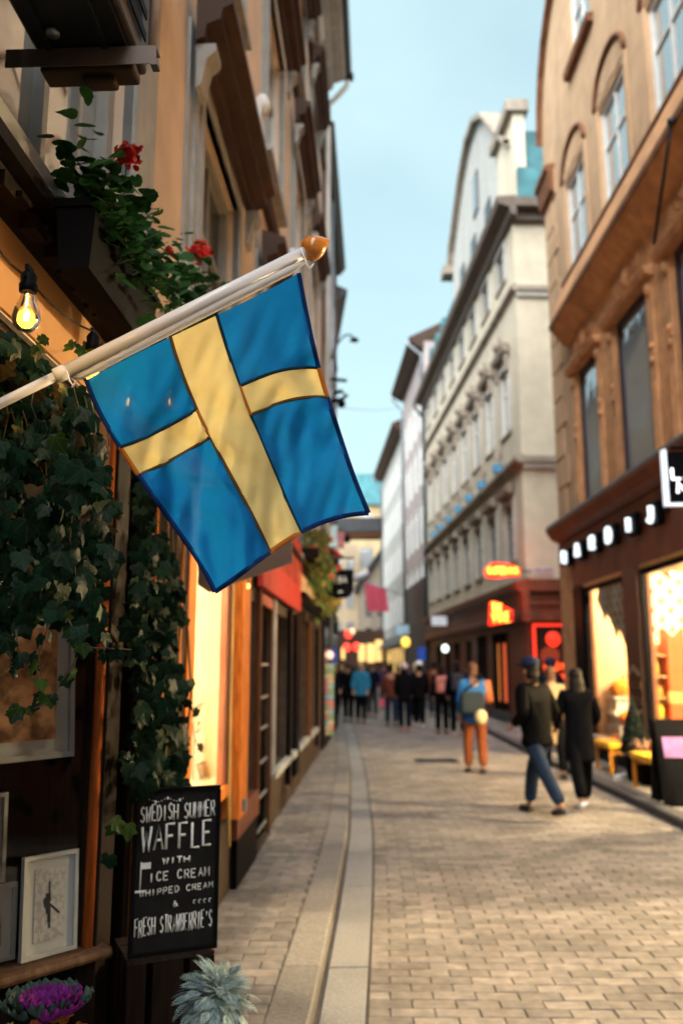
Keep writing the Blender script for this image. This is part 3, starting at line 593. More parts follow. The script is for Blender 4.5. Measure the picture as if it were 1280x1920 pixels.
for c, d, a, b in sw:
    MB().box(.04, .048, c+.02, d-.02, a+.03, b-.02).build('shop_glass', M_SHOPGLASS, R)
    m_ = MB(); m_.box(-.03, .05, c, c+.05, a, b); m_.box(-.03, .05, d-.05, d, a, b); m_.box(-.03, .05, c+.05, d-.05, b-.07, b); m_.build('shop_window_frame', M_BLACK, R)
    MB().box(-.1, .05, c-.02, d+.02, .36, .45).build('shop_sill', mat('grey stone sill', (.16, .16, .17), .6, dirt=.2), R, bevel=.008)
    MB().box(-.05, -.03, c, d, 3.055, 3.12).build('awning_box', mat('brass strip', (.5, .26, .06), .35, .4), R, bevel=.006)
    MB().box(-.05, -.001, c+.02, d-.02, PZ, .36).build('stall_riser', M_BLACK, R)
# the shop room behind the glass
m_ = MB(); x0, x1, y0, y1, z0, z1 = .13, 3.3, 3.0, 16.0, .3, 3.12
m_.quad((x1, y0, z0), (x1, y1, z0), (x1, y1, z1), (x1, y0, z1)); m_.quad((x0, y0, z0), (x1, y0, z0), (x1, y0, z1), (x0, y0, z1)); m_.quad((x0, y1, z0), (x1, y1, z0), (x1, y1, z1), (x0, y1, z1))
m_.quad((x0, y0, z1), (x1, y0, z1), (x1, y1, z1), (x0, y1, z1)); m_.build('shop_room', M_CREAMROOM, R)
m_ = MB(); m_.quad((x0, y0, z0), (x1, y0, z0), (x1, y1, z0), (x0, y1, z0)); m_.build('shop_floor', wood('pale floor', (.3, .19, .09)), R)
for y in (15.98,): MB().box(.14, .6, y-.03, y+.03, .3, 3.1).build('room_divider', M_CREAMROOM, R)

# ------------------------------------------------------------------ cream corner house (Q1), pink grey (Q2), pale (Q3)
Q = thing('corner_building', 'cream corner house with a curved gable, window crowns and a red shopfront below', 'building', FQ, (0, 0, 0))
cs = [1.6+2.15*i for i in range(8)]; LQ = 18.0
qo = [(c-.56, c+.56, a, b) for c in cs for a, b in ((12.75, 13.85), (8.2, 10.15), (4.5, 6.15))]
facade(MB(), -1, 0, LQ, 3.7, 14.3, qo, depth=6).build('wall', M_CREAM, Q)
go = [(2.3, 4.2, .35, 2.6), (5.2, 6.6, .35, 2.6), (7.7, 8.6, .35, 2.5), (10, 11.2, .35, 2.5), (12.1, 13.2, .35, 2.5), (14.4, 15.6, .35, 2.5)]
facade(MB(), -1, 0, LQ, -.1, 3.7, go, depth=6).build('shop_wall', M_RUST, Q)
for i, c in enumerate(cs):
    for k, (a, b) in enumerate(((12.75, 13.85), (8.2, 10.15), (4.5, 6.15))):
        window(Q, -1, .1, c-.56, c+.56, a, b, 2, (.65,) if k else (), M_GREYTRIM if k != 1 else M_WHITE, M_GLASS_SKY if (k == 1 and i < 2) else M_GLASS_DIM, .07, .05, sill=.06, sillm=M_CREAMGREY)
        casing(MB(), -1, c-.56, c+.56, a, b, .16, ((1, .03), (.5, .05))).build('casing', mat('grey white trim', (.5, .49, .46), .7, dirt=.15), Q)
    m_ = MB(); b = 10.15; sweep(m_, [(-.051, b+.3), (-.2, b+.36), (-.24, b+.5), (-.051, b+.56)], c-.8, c+.8)   # crown over the first-floor window
    m_.prism([(c-.8, b+.56), (c+.8, b+.56), (c+.45, b+.75), (c+.2, b+1.0), (c-.2, b+1.0), (c-.45, b+.75)], 0, -.16, -.051)
    m_.box(-.15, -.051, c-.72, c-.56, b-.2, b+.3); m_.box(-.15, -.051, c+.56, c+.72, b-.2, b+.3); m_.ball((-.15, c, b+.75), .2, 6); m_.build('window_crown', M_CREAMGREY, Q)
    m_ = MB(); sweep(m_, [(-.051, 6.35), (-.2, 6.4), (-.25, 6.6), (-.051, 6.7)], c-.75, c+.75); m_.ball((-.15, c-.5, 6.5), .12, 5); m_.ball((-.15, c+.5, 6.5), .12, 5); m_.build('window_crown', M_CREAMGREY, Q)
def around(prof, y1): 
    m_ = MB(); sweep(m_, prof, prof[2][0], y1)
    return m_
for z, dpt, h_ in ((11.9, .16, .2), (7.0, .22, .22)):
    m_ = MB(); sweep(m_, [(-.002, z-.06), (-dpt*.6, z), (-dpt, z+.06), (-dpt, z+h_-.06), (-.002, z+h_)], -dpt, LQ)
    m_.box(0, 6, -dpt, -.002, z+.0, z+h_-.06); m_.build('string_course', M_CREAMGREY, Q)
    m_ = MB(); m_.box(0, 6, -dpt*.6, -.003, z-.14, z-.003); m_.build('string_lower_band', mat('grey white trim', (.5, .49, .46)), Q)  # grey white trim band just below the string course
m_ = MB(); sweep(m_, [(-.002, 13.95), (-.15, 14.0), (-.2, 14.2), (-.5, 14.3), (-.55, 14.5), (-.002, 14.55)], -.5, LQ); m_.box(0, 6, -.5, -.002, 14.25, 14.5); m_.box(0, 6, -.2, -.002, 13.98, 14.24); m_.build('cornice', mat('umber cornice', (.11, .085, .07), .7), Q)
gpoly = [(.3, 14.56), (10.4, 14.56), (10.4, 17.5), (10.0, 18.2), (9.0, 18.9), (7.6, 19.9), (6.1, 20.5), (4.7, 20.4), (3.3, 19.6), (2.4, 18.6), (1.4, 17.6), (.3, 16.6)]
MB().prism(gpoly, 0, .15, .45).build('gable', M_PALEWALL, Q)
m_ = MB(); cp = gpoly[2:]
for (a, c), (b, d) in zip(cp, cp[1:]): m_.add([(-.1, a, c), (.55, a, c), (.55, b, d), (-.1, b, d), (-.1, a+.05, c+.22), (.55, a+.05, c+.22), (.55, b+.05, d+.22), (-.1, b+.05, d+.22)], [(0, 1, 2, 3), (4, 5, 6, 7), (0, 3, 7, 4), (1, 2, 6, 5)])
m_.box(-.25, 1.4, 10.2, 11.0, 17.4, 17.75); m_.build('gable_coping', M_CREAMGREY, Q)
for y, z in ((3.6, 15.2), (6.0, 15.2), (8.2, 15.2), (5.4, 17.3)):
    o = MB().box(.1, .149, y-.4, y+.4, z, z+1.5).build('gable_window', M_SLATE, Q); MB().box(.09, .099, y-.3, y+.3, z+.1, z+1.4).build('pane', M_GLASS_CURT if z > 16 else M_DARKGLASS, sub(o, Q))
m_ = MB(); m_.box(.1, .44, -.05, 2.0, 14.56, 17.4); m_.build('chimney_block', M_CREAM, Q); m_ = MB(); m_.box(-.1, .55, -.2, 2.15, 17.4, 17.75); m_.build('chimney_cap', M_CREAMGREY, Q)
m_ = MB(); m_.prism([(.46, 14.56), (6.2, 14.56), (6.2, 17.3), (.46, 17.1)], 1, .35, LQ); m_.add([(.5, .1, 15.2), (6.2, .1, 15.2), (6.2, .34, 17.2), (.5, .34, 17.0)], [(0, 1, 2, 3)]); m_.build('roof', M_COPPER, Q)
m_ = MB(); m_.box(.1, 6, -.3, .25, 14.56, 14.66); m_.box(.15, .7, -.2, .2, 14.66, 15.6); m_.build('roof_flashing', M_COPPER, Q)
for y in (11.9, 13.6, 15.3):
    m_ = MB(); m_.prism([(y-.5, 14.6), (y+.5, 14.6), (y+.5, 15.7), (y+.25, 16.1), (y-.25, 16.1), (y-.5, 15.7)], 0, -.1, 1.4); o = m_.build('dormer', M_COPPER, Q)
    MB().box(-.13, -.101, y-.3, y+.3, 14.8, 15.7).build('pane', M_DARKGLASS, sub(o, Q))
m_ = MB(); sweep(m_, [(-.002, 2.75), (-.18, 2.8), (-.22, 2.95), (-.16, 3.0), (-.18, 3.5), (-.32, 3.62), (-.34, 3.8), (-.002, 3.9)], -.3, LQ); m_.box(0, 6, -.18, -.003, 2.8, 3.5); m_.box(0, 6, -.33, -.003, 3.55, 3.86); m_.box(0, 6, -.24, -.003, 3.2, 3.3); m_.build('shop_fascia', M_RUST, Q)
MB().tube([(-.12, LQ-.05, 14.2), (-.1, LQ-.05, 13.6), (-.1, LQ-.05, .1)], .08, 8).build('downpipe', mat('dark teal pipe', (.04, .07, .08), .5), Q)
m_ = MB(); m_.tube([(-.55, LQ, 14.35), (-.5, LQ-.02, 14.1), (-.12, LQ-.05, 13.6)], .07, 8); m_.build('pipe_elbow', M_DARKMETAL, Q)
for a, b, c, d in go: MB().box(.08, .09, a, b, c, d).build('shop_window', M_DARKGLASS, Q)
for a, b, c, d in go:
    m_ = MB(); m_.box(-.04, .08, a, a+.09, c, d); m_.box(-.04, .08, b-.09, b, c, d); m_.box(-.04, .08, (a+b)/2-.03, (a+b)/2+.03, c, d); m_.build('shop_window_frame', M_DARKWOOD, Q)
    MB().box(-.1, -.001, a-.1, b+.1, .12, .33).build('stall_riser', M_SLATE, Q)
W2 = thing('rose_house', 'pink grey house with a projecting eave behind the cream corner house', 'building', FQ, (0, 18.1, 0))
wo = [(19.2+2.0*i, 20.3+2.0*i, a, a+2.1) for i in range(4) for a in (4.6, 7.6, 10.6, 13.4)]
facade(MB(), -1, 18.05, 27, -.1, 17.6, wo, depth=6).build('wall', M_PINKWALL, W2)
for k, (a, b, c, d) in enumerate(wo): window(W2, -1, .05, a, b, c, d, 2, (.65,), M_WHITE, M_GLASS_SKY if c < 11 else M_GLASS_CURT, .08, .05)
MB().box(-.05, -.001, 18.2, 26.9, .1, 5.9).build('shopfront', mat('dark brown shopfront', (.04, .03, .03), .6), W2)
m_ = MB(); sweep(m_, [(-.002, 17.2), (-.3, 17.3), (-.75, 17.6), (-.75, 17.75), (3, 19.6), (6, 19.6), (6, 17.61), (-.002, 17.61)], 18.0, 27); m_.build('roof', M_BROWNTRIM, W2)
m_ = MB(); m_.tube([(-.8, 26.9, 17.65), (-.7, 26.9, 17.4), (-.1, 26.95, 16.6), (-.1, 26.95, .1)], .07, 8); m_.build('downpipe', M_ZINC, W2)
m_ = MB(); m_.tube([(-.8, 18.2, 17.65), (-.7, 18.2, 17.4), (-.1, 18.2, 16.9), (-.1, 18.2, 14.4)], .07, 8); m_.build('downpipe', M_ZINC, W2)
W3 = thing('pale_house', 'pale plastered house with many small windows at the far end of the right side', 'building', FQ, (0, 27.1, 0))
wo = [(28+1.9*i, 29.1+1.9*i, a, a+1.9) for i in range(7) for a in (4.2, 7.2, 10.1, 12.9)]
facade(MB(), -1, 27.05, 41.5, -.1, 15.8, wo, depth=6).build('wall', M_PALEWALL, W3)
for a, b, c, d in wo: window(W3, -1, .05, a, b, c, d, 2, (), M_WHITE, M_GLASS_SKY, .08, .05)
m_ = MB(); sweep(m_, [(-.002, 15.4), (-.3, 15.5), (-.7, 15.8), (-.7, 15.95), (3, 17.6), (6, 17.6), (6, 15.81), (-.002, 15.81)], 27.0, 41.5); m_.build('roof', M_BROWNTRIM, W3)
m_ = MB(); m_.tube([(-.75, 41.4, 15.85), (-.6, 41.4, 15.6), (-.1, 41.5, 15.0), (-.1, 41.5, .1)], .08, 8); m_.build('downpipe', M_ZINC, W3)
for i in range(6): MB().box(-.06, -.001, 27.4+2.3*i, 29.3+2.3*i, .5, 2.7).build('shop_window', M_DARKGLASS, W3)
m_ = MB(); sweep(m_, [(-.002, 3.0), (-.5, 2.8), (-.5, 2.9), (-.002, 3.5)], 27.2, 41); m_.build('awning', M_SLATE, W3)

# ------------------------------------------------------------------ the end of the street
E1 = thing('yellow_house', 'yellow house with a green copper roof closing the view down the street', 'building', FW, (-3, 74, 0))
eo = [(a, a+1.2, z, z+1.8) for a in (-7, -4.6, -2.2, .2, 2.6) for z in (4, 7, 10, 13)]
FE = FW
m_ = MB()
yc = 74.0; xs_ = sorted({-10., 6., *[q for o in eo for q in o[:2]]}); zs_ = sorted({-.1, 15.6, *[q for o in eo for q in o[2:]]})
for a, b in zip(xs_, xs_[1:]):
    for c, d in zip(zs_, zs_[1:]):
        if not any(o[0] <= (a+b)/2 <= o[1] and o[2] <= (c+d)/2 <= o[3] for o in eo): m_.box(a, b, yc, yc+.2, c, d)
m_.box(-10, 6, yc+.2, yc+8, 0, 15.5); m_.build('wall', M_YELLOWWALL, E1)
for a, b, c, d in eo: MB().box(a, b, yc+.1, yc+.15, c, d).build('window', M_GLASS_CURT, E1)
m_ = MB(); m_.prism([(yc-.4, 15.6), (yc+8, 15.6), (yc+8, 19), (yc+2.5, 19)], 0, -10, 6); m_.build('roof', M_COPPER, E1)
E2 = thing('taupe_house', 'low taupe house with a dark sloping roof in front of the yellow house', 'building', FW, (2, 66, 0))
m_ = MB(); m_.prism([(.15, -.1), (3.2, -.1), (3.2, 12.3), (1.5, 9.9), (.15, 7.9)], 1, 66, 72); m_.build('wall', M_TAUPE, E2)
m_ = MB(); m_.prism([(-.25, 7.6), (-.1, 7.3), (3.3, 12.2), (3.3, 12.7)], 1, 65.6, 72); m_.build('roof', M_DARKMETAL, E2)
for x in (.6, 1.5):
    for z in (3.2, 5.4): MB().box(x, x+.5, 65.95, 65.99, z, z+1.3).build('window', M_GLASS_DIM, E2)
E3 = thing('cream_house', 'cream house front at the end of the street beside the taupe house', 'building', FW, (-2, 69, 0))
MB().box(-6, .1, 69, 72, -.1, 11.4).build('wall', mat('warm cream plaster', (.4, .32, .22), .85, dirt=.15), E3)
for x in (-4.6, -3.2, -1.9, -.9):
    for z in (3.6, 6.2, 8.6): MB().box(x, x+.6, 68.95, 68.99, z, z+1.5).build('window', M_GLASS_CURT, E3)
bm_ = thing('roof_canopy', 'dark horizontal canopy crossing below the yellow house far up the street', 'canopy', FW, (0, 64, 11))
m_ = MB(); m_.box(-2.4, 2.4, 63.6, 65.4, 11.6, 12.7); m_.build('beam', M_DARKMETAL, bm_)
m_ = MB(); m_.box(-2.4, 2.4, 63.7, 65.3, 11.2, 11.598); m_.build('soffit', M_BROWNWOOD, bm_)
MB().box(2.35, 2.6, 64, 64.4, 0, 11.6).build('post', M_DARKMETAL, bm_)
for i, x in enumerate((-2.2, -1.35, -.45, .35, 1.15)): 
    MB().box(x, x+.65, 65.3, 65.5, .8, 3.2).build('lit_shop_window', glow('far shop light', (1, .72, .28), 1.6), bm_) if 0 else None
# ================================================================== FLAG AND POLE
from mathutils import noise
fl = thing('flag', 'blue flag with a yellow cross hanging from a white pole with a wooden finial', 'flag', FW, hit(0, 755, FW, 1, 2.0))
P0, P1 = hit(0, 756, FW, 1, 2.0), hit(572, 472, FW, 1, 2.12); pd = (P1-P0).normalized()
wallp = P0 - pd*.2; colr = hit(112, 702, FW, 1, 2.0+.12*112/572)
m_ = MB(); m_.tube([wallp, colr], .0125, 16); m_.tube([colr, P1], .0165, 16); m_.build('pole', mat('white enamel', (.62, .63, .66), .25, var=.04, coat=.3), fl)
m_ = MB(); m_.lathe([(.0165, -.012), (.0195, -.01), (.0195, .016), (.0165, .018)], colr, 16, pd); m_.build('collar', M_WHITE, fl)
fq = hit(570, 473, FW, 1, 2.12)
m_ = MB(); m_.lathe([(.012, 0), (.024, .002), (.0305, .010), (.0335, .022), (.0325, .034), (.027, .048), (.018, .061), (.008, .072), (.001, .079)], fq, 20, pd); m_.build('finial', mat('varnished wood knob', (.55, .2, .035), .25, var=.25, scale=30, coat=.5), fl)
un, vn = [0, .39, .605, 1], [0, .33, .46, 1]
CT = [[(163, 713), (320, 632), (407, 591), (560, 512)], [(225, 838), (370, 768), (450, 724), (598, 690)], [(260, 890), (395, 820), (470, 778), (613, 745)], [(402, 1110), (507, 1035), (565, 998), (692, 962)]]
def lag(xn, x):
    r = []
    for i in range(4):
        q = 1
        for j in range(4):
            if j != i: q *= (x-xn[j])/(xn[i]-xn[j])
        r.append(q)
    return r
def fpt(u, v, lift=0.0):
    a, b = lag(un, u), lag(vn, v)
    px = sum(a[i]*b[j]*CT[j][i][0] for i in range(4) for j in range(4)); py = sum(a[i]*b[j]*CT[j][i][1] for i in range(4) for j in range(4))
    px += 2.2*sin(9*v+3*u)*v*(1 if u < .02 or u > .98 else .6)
    Y = 2.02+.10*u + .035*v*sin(7.5*u+2.4*v) - .02*v*v + .012*sin(11*(u+.8*v)+1)*min(1, v*3)
    if 0 < v: Y += .032*noise.noise(Vector((u*4+v*2.5, v*3-u*2, 3)))*min(1, v*4) + .016*noise.noise(Vector((u*12+v*11, v*4-u*3, 7)))*min(1, v*4) + .009*sin(26*(u-.75*v)+3*sin(4*v))*max(0, 1-abs(v-.42)*2.2)*min(1, v*4)
    return hit(px, py, FW, 1, Y+lift)
us = [i*.39/30 for i in range(30)] + [.39+i*.215/18 for i in range(18)] + [.605+i*.395/31 for i in range(32)]
vs_ = [i*.33/28 for i in range(28)] + [.33+i*.13/12 for i in range(12)] + [.46+i*.54/47 for i in range(48)]
M_BLUE = cloth('blue flag cloth', (.004, .16, .5), .6, .012); M_YEL = cloth('yellow flag cloth', (.68, .57, .24), .45, .012)
grid = [[fpt(u, v) for u in us] for v in vs_]
for nm, test, m in (('blue_field', False, M_BLUE), ('yellow_cross', True, M_YEL)):
    m_ = MB(); vsx = [p for r in grid for p in r]; nU = len(us); fs = []
    for j in range(len(vs_)-1):
        for i in range(nU-1):
            yel = .39-1e-6 <= (us[i]+us[i+1])/2 <= .605 or .33-1e-6 <= (vs_[j]+vs_[j+1])/2 <= .46
            if yel == test: fs.append((j*nU+i, j*nU+i+1, (j+1)*nU+i+1, (j+1)*nU+i))
    used = sorted({k for f in fs for k in f}); mp_ = {k: i for i, k in enumerate(used)}
    m_.add([vsx[k] for k in used], [tuple(mp_[k] for k in f) for f in fs], True); m_.build(nm, m, fl)
def seam(uv0, uv1, m, wd=.0045, n=40, nm='seam'):
    pts = [fpt(uv0[0]+(uv1[0]-uv0[0])*i/n, uv0[1]+(uv1[1]-uv0[1])*i/n) for i in range(n+1)]; m_ = MB(); vsx = []
    for i, p in enumerate(pts):
        d = (pts[min(i+1, n)]-pts[max(i-1, 0)]).normalized(); sd_ = d.cross(Vector((0, 1, 0))).normalized()
        for a, b in ((-wd, -.0009), (wd, -.0009), (wd, .0009), (-wd, .0009)): vsx.append(p+sd_*a+Vector((0, b, 0)))
    m_.add(vsx, [(i*4+k, i*4+(k+1) % 4, i*4+4+(k+1) % 4, i*4+4+k) for i in range(n) for k in range(4)], True); m_.build(nm, m, fl)
M_SB, M_SK, M_SBR, M_SO = cloth('navy hem', (.003, .02, .09), .15), cloth('dark seam', (.004, .02, .035), .1), cloth('brown seam', (.09, .05, .012), .2), cloth('orange seam', (.4, .13, .02), .3)
for a, b, m in (((0, 0), (0, .33), M_SB), ((0, .46), (0, 1), M_SB), ((1, 0), (1, .33), M_SB), ((1, .46), (1, 1), M_SB), ((0, 1), (.39, 1), M_SB), ((.605, 1), (1, 1), M_SB), ((.39, 1), (.605, 1), M_SO), ((0, .33), (0, .46), M_SO), ((1, .33), (1, .46), M_SO)): seam(a, b, m, .0058, nm='hem')
for a, b, m in (((.39, 0), (.39, .33), M_SBR), ((.39, .46), (.39, 1), M_SBR), ((.605, 0), (.605, .33), M_SK), ((.605, .46), (.605, 1), M_SK), ((0, .33), (.39, .33), M_SK), ((.605, .33), (1, .33), M_SK), ((0, .46), (.39, .46), M_SBR), ((.605, .46), (1, .46), M_SBR), ((.39, .33), (.39, .46), M_SO), ((.605, .33), (.605, .46), M_SO)): seam(a, b, m, .0042)
m_ = MB(); sl = [(128, 706, 2), (150, 706, 7), (180, 690, 9), (300, 628, 10), (420, 567, 10), (540, 508, 9), (558, 498, 6), (572, 492, 2)]
m_.tube([hit(x, y, FW, 1, 2.02+.1*x/572) for x, y, r in sl], [r*2.08/1600 for x, y, r in sl], 10); m_.build('hoist_sleeve', cloth('white hoist sleeve', (.6, .6, .6), .2), fl)
for x0, y0 in ((125, 700), (568, 480)):
    m_ = MB(); m_.tube([hit(x0+dx, y0+dy, FW, 1, 2.0+.12*x0/572-.017) for dx, dy in ((-6, -14), (2, 0), (6, 14), (12, 22), (20, 14), (10, 26))], .0022, 6); m_.build('cord', M_WHITE, fl)

# ================================================================== BULBS
def bulb(px, py, lbl, e):
    p = hit(px, py, FL, 0, .3); t = thing('light_bulb', lbl, 'light bulb', FL, p, 'bulbs of the string light'); z = p.z
    m_ = MB(); m_.lathe([(.013, .052), (.016, .04), (.018, .03), (.026, .012), (.030, -.006), (.027, -.024), (.016, -.036), (.002, -.04)], p, 18); m_.build('glass_globe', M_BULB, t)
    m_ = MB(); m_.lathe([(.014, .05), (.019, .052), (.02, .07), (.017, .072), (.018, .09), (.012, .1), (.004, .104)], p, 14); m_.box(p.x-.004, p.x+.004, p.y-.016, p.y+.016, z+.1, z+.112); m_.build('socket', M_BLACK, t)
    m_ = MB(); m_.tube([p+Vector((0, .012*sin(k*1.3), .014*cos(k*1.1)-.002)) for k in range(9)], .0014, 5); m_.build('filament', glow('filament', (1, .72, .25), 12), t)
    lamp('bulb_light', FL.pt(p.x, p.y, p.z-.002), e, (1, .58, .16), r=.024)
M_BULB = bpy.data.materials.new('amber bulb glass'); M_BULB.use_nodes = True
n = M_BULB.node_tree.nodes; l = M_BULB.node_tree.links.new; n.remove(n['Principled BSDF'])
a1, a2, a3 = n.new('ShaderNodeBsdfTransparent'), n.new('ShaderNodeEmission'), n.new('ShaderNodeBsdfGlossy'); a1.inputs[0].default_value = (1, .86, .4, 1); a2.inputs[0].default_value = (1, .6, .06, 1); a2.inputs[1].default_value = .24; a3.inputs['Roughness'].default_value = .04
lw_ = n.new('ShaderNodeLayerWeight'); lw_.inputs[0].default_value = .35; x1, x2 = n.new('ShaderNodeMixShader'), n.new('ShaderNodeMixShader'); fr_ = n.new('ShaderNodeFresnel'); fr_.inputs[0].default_value = 1.45
mr_ = n.new('ShaderNodeMapRange'); mr_.inputs[3].default_value = .3; mr_.inputs[4].default_value = .95; l(lw_.outputs['Facing'], mr_.inputs[0]); l(mr_.outputs[0], x1.inputs[0]); l(a1.outputs[0], x1.inputs[1]); l(a2.outputs[0], x1.inputs[2])
l(fr_.outputs[0], x2.inputs[0]); l(x1.outputs[0], x2.inputs[1]); l(a3.outputs[0], x2.inputs[2]); l(x2.outputs[0], n['Material Output'].inputs[0])
BU = [(50, 590, 'glowing round bulb in a black socket above the ivy, under the ochre wall', .7), (172, 692, 'glowing bulb half hidden behind the white flagpole', .6), (240, 752, 'lit bulb shining through the blue cloth, nearer the hem', .12), (318, 752, 'lit bulb shining through the blue cloth, nearer the yellow cross', .12)]
for b in BU: bulb(*b)
hp = [hit(-40, 400, FL, 0, .3)] + [hit(b[0], b[1]-72, FL, 0, .3) for b in BU] + [Vector((.2, 3.6, 2.62)), Vector((.05, 4.0, 2.62))]
t = thing('light_string', 'thin dark cable carrying the bulbs along the ochre wall', 'cable', FL, hp[1]); m_ = MB(); pts = []
for a, b in zip(hp, hp[1:]): pts += [a.lerp(b, k/6)-Vector((0, 0, .02*sin(pi*k/6))) for k in range(6)]
m_.tube(pts+[hp[-1]], .0028, 6); m_.build('cable', M_BLACK, t)

# ================================================================== LEAVES
def leaf(outline, centre, fold=.25, curl=.3, scale=1):
    """fan of triangles over a mirrored half outline, creased along the midrib and curled"""
    m = MB(); pts = list(outline) + [(-x, y) for x, y in outline[::-1] if x > 1e-6]
    P = [(0, centre)] + pts
    vs = [(x*scale, y*scale, (fold*abs(x) - curl*(y-centre)**2 - .35*x*x)*scale) for x, y in P]
    m.add(vs, [(0, i, i % len(pts)+1) for i in range(1, len(pts)+1)], True); m.uv = [(x, y) for x, y in P]; return m
IVY = [(0, .0), (.16, -.13), (.34, -.12), (.5, .04), (.48, .18), (.43, .28), (.52, .4), (.58, .58), (.44, .6), (.29, .66), (.17, .86), (0, 1.05)]
GER = [(0, .08), (.1, -.06), (.3, -.08), (.42, .04), (.5, .12), (.52, .3), (.5, .42), (.44, .6), (.34, .66), (.26, .8), (.1, .82), (0, .86)]
OVAL = [(0, 0), (.14, .1), (.26, .35), (.24, .6), (.12, .88), (0, 1.05)]
def basis(tip, nrm):
    y = Vector(tip).normalized(); z = Vector(nrm); z = (z - y*z.dot(y)).normalized(); x = y.cross(z)
    return Matrix((x, y, z)).transposed()
def shared(mb, m, name='leaf'):
    o = mb.build(name, m, None); me = o.data; bpy.data.objects.remove(o); return me
def scatter(T, meshes, spots, limit=300, stuff='foliage', part='leaf', mats=None):
    """spots: (point, rotation matrix, size, mesh index); the first `limit` are leaves of their own, the rest one part"""
    rest = {}
    for i, (p, R_, s_, k) in enumerate(spots):
        if i < limit: inst(part, meshes[k], T, p, R_.to_euler(), s_)
        else:
            me = meshes[k]; mb = rest.setdefault(k, MB()); mb.uv = mb.uv or []
            uvd = {}
            if me.uv_layers:
                for lp in me.loops: uvd[lp.vertex_index] = tuple(me.uv_layers[0].data[lp.index].uv)
            mb.add([Vector(p)+R_ @ (v.co*s_) for v in me.vertices], [tuple(f.vertices) for f in me.polygons], True); mb.uv += [uvd.get(v.index, (0, 0)) for v in me.vertices]
    for k, mb in rest.items(): mb.build(stuff, meshes[k].materials[0], T, kind='stuff')
def inside(x, y, poly):
    c = False
    for (a, b), (d, e) in zip(poly, poly[1:]+poly[:1]):
        if (b > y) != (e > y) and x < (d-a)*(y-b)/(e-b)+a: c = not c
    return c
M_IVY = leafmat('ivy leaf', (.004, .017, .009), (.014, .03, .018), .42, .1); M_IVY2 = leafmat('young ivy leaf', (.018, .045, .009), (.04, .07, .02), .4, .2); M_IVY3 = leafmat('yellowing ivy leaf', (.035, .022, .007), (.05, .04, .015), .5, .3)
M_STEM = mat('ivy stem', (.07, .05, .03), .7)
ivl = [shared(leaf(IVY, .3, f, c), m) for f, c, m in ((.22, .25, M_IVY), (.1, .5, M_IVY), (-.1, .35, M_IVY), (.2, .3, M_IVY2), (.3, .6, M_IVY3))]
def ivyrot(rnd, out=Vector((.55, -.75, .35)), spread=.55):
    nrm = (out + Vector((rnd.gauss(0, spread), rnd.gauss(0, spread), rnd.gauss(0, spread*.8)))).normalized()
    tip = Vector((rnd.gauss(0, .55), rnd.gauss(0, .35), -1))
    return basis(tip, nrm)
rnd = random.Random(21)
t = thing('ivy_cluster', 'thick dark green ivy hanging in front of the near shop, below the bulb', 'ivy', FL, (.2, 2.1, 2.6))
poly = [(-60, 600), (20, 625), (60, 655), (110, 700), (165, 730), (190, 830), (215, 920), (205, 985), (225, 1060), (185, 1120), (200, 1190), (130, 1180), (110, 1150), (45, 1160), (0, 1215), (-60, 1240)]
spots = []
while len(spots) < 950:
    x, y = rnd.uniform(-60, 240), rnd.uniform(600, 1240)
    if not inside(x, y, poly): continue
    Y = rnd.uniform(1.8, 2.3) if len(spots) < 300 else rnd.uniform(1.95, 2.45)
    if abs(y-(757-.47*x)) < 58: Y = rnd.uniform(2.1, 2.4)
    q = FL.loc(hit(x, y, FW, 1, Y))
    spots.append((q, ivyrot(rnd), rnd.choice((.032, .04, .045, .05, .056)), rnd.choice((0, 0, 0, 1, 1, 2, 2, 3, 4) if rnd.random() < .5 else (0, 1, 2))))
sprigs = [[(100, 1150), (82, 1200), (68, 1245), (75, 1290), (85, 1312)], [(128, 1160), (150, 1205), (175, 1215), (205, 1216), (247, 1218)], [(165, 1170), (140, 1245), (118, 1275), (90, 1318), (60, 1330), (20, 1320)], [(30, 1180), (38, 1240), (5, 1255), (-20, 1300)], [(130, 640), (150, 655), (170, 640)], [(60, 660), (75, 640), (70, 625)], [(190, 940), (215, 945), (225, 950)]]
stm = MB()
for sp in sprigs:
    P = [FL.loc(hit(x, y, FW, 1, (1.98 if sp[0][1] > 700 else 2.2)+.01*i)) for i, (x, y) in enumerate(sp)]; stm.tube(P, [.0022]*(len(P)-1)+[.001], 5)
    for a, b in zip(P, P[1:]):
        for k in range(2):
            spots.insert(rnd.randrange(0, 200), (a.lerp(b, rnd.random())+Vector((rnd.uniform(-.01, .01), 0, rnd.uniform(-.012, .012))), ivyrot(rnd), rnd.uniform(.022, .04), rnd.choice((0, 1, 3, 3, 2))))
scatter(t, ivl, spots)
for k in range(46):
    x, y = rnd.uniform(-20, 200), rnd.uniform(680, 1000)
    P = [FL.loc(hit(x+rnd.uniform(-14, 14), y+i*42, FW, 1, 2.12+rnd.uniform(-.06, .06))) for i in range(4)]; stm.tube(P, .0017, 4)
stm.build('stem', M_STEM, t, kind='stuff')
t = thing('ivy_column', 'narrow column of shaded ivy climbing beside the lit yellow window', 'ivy', FL, (.08, 4.1, PZ)); spots = []
poly = [(262, 890), (285, 940), (300, 1000), (335, 1040), (330, 1200), (345, 1290), (352, 1420), (340, 1485), (250, 1490), (235, 1420), (262, 1300), (245, 1150), (255, 1000)]
while len(spots) < 480:
    x, y = rnd.uniform(225, 360), rnd.uniform(880, 1500)
    if not inside(x, y, poly): continue
    q = hit(x, y, FL, 0, rnd.uniform(.05, .2)); spots.append((q, ivyrot(rnd, Vector((.6, -.6, .45)), .6), rnd.uniform(.04, .075), rnd.choice((0, 1, 2, 0, 1))))
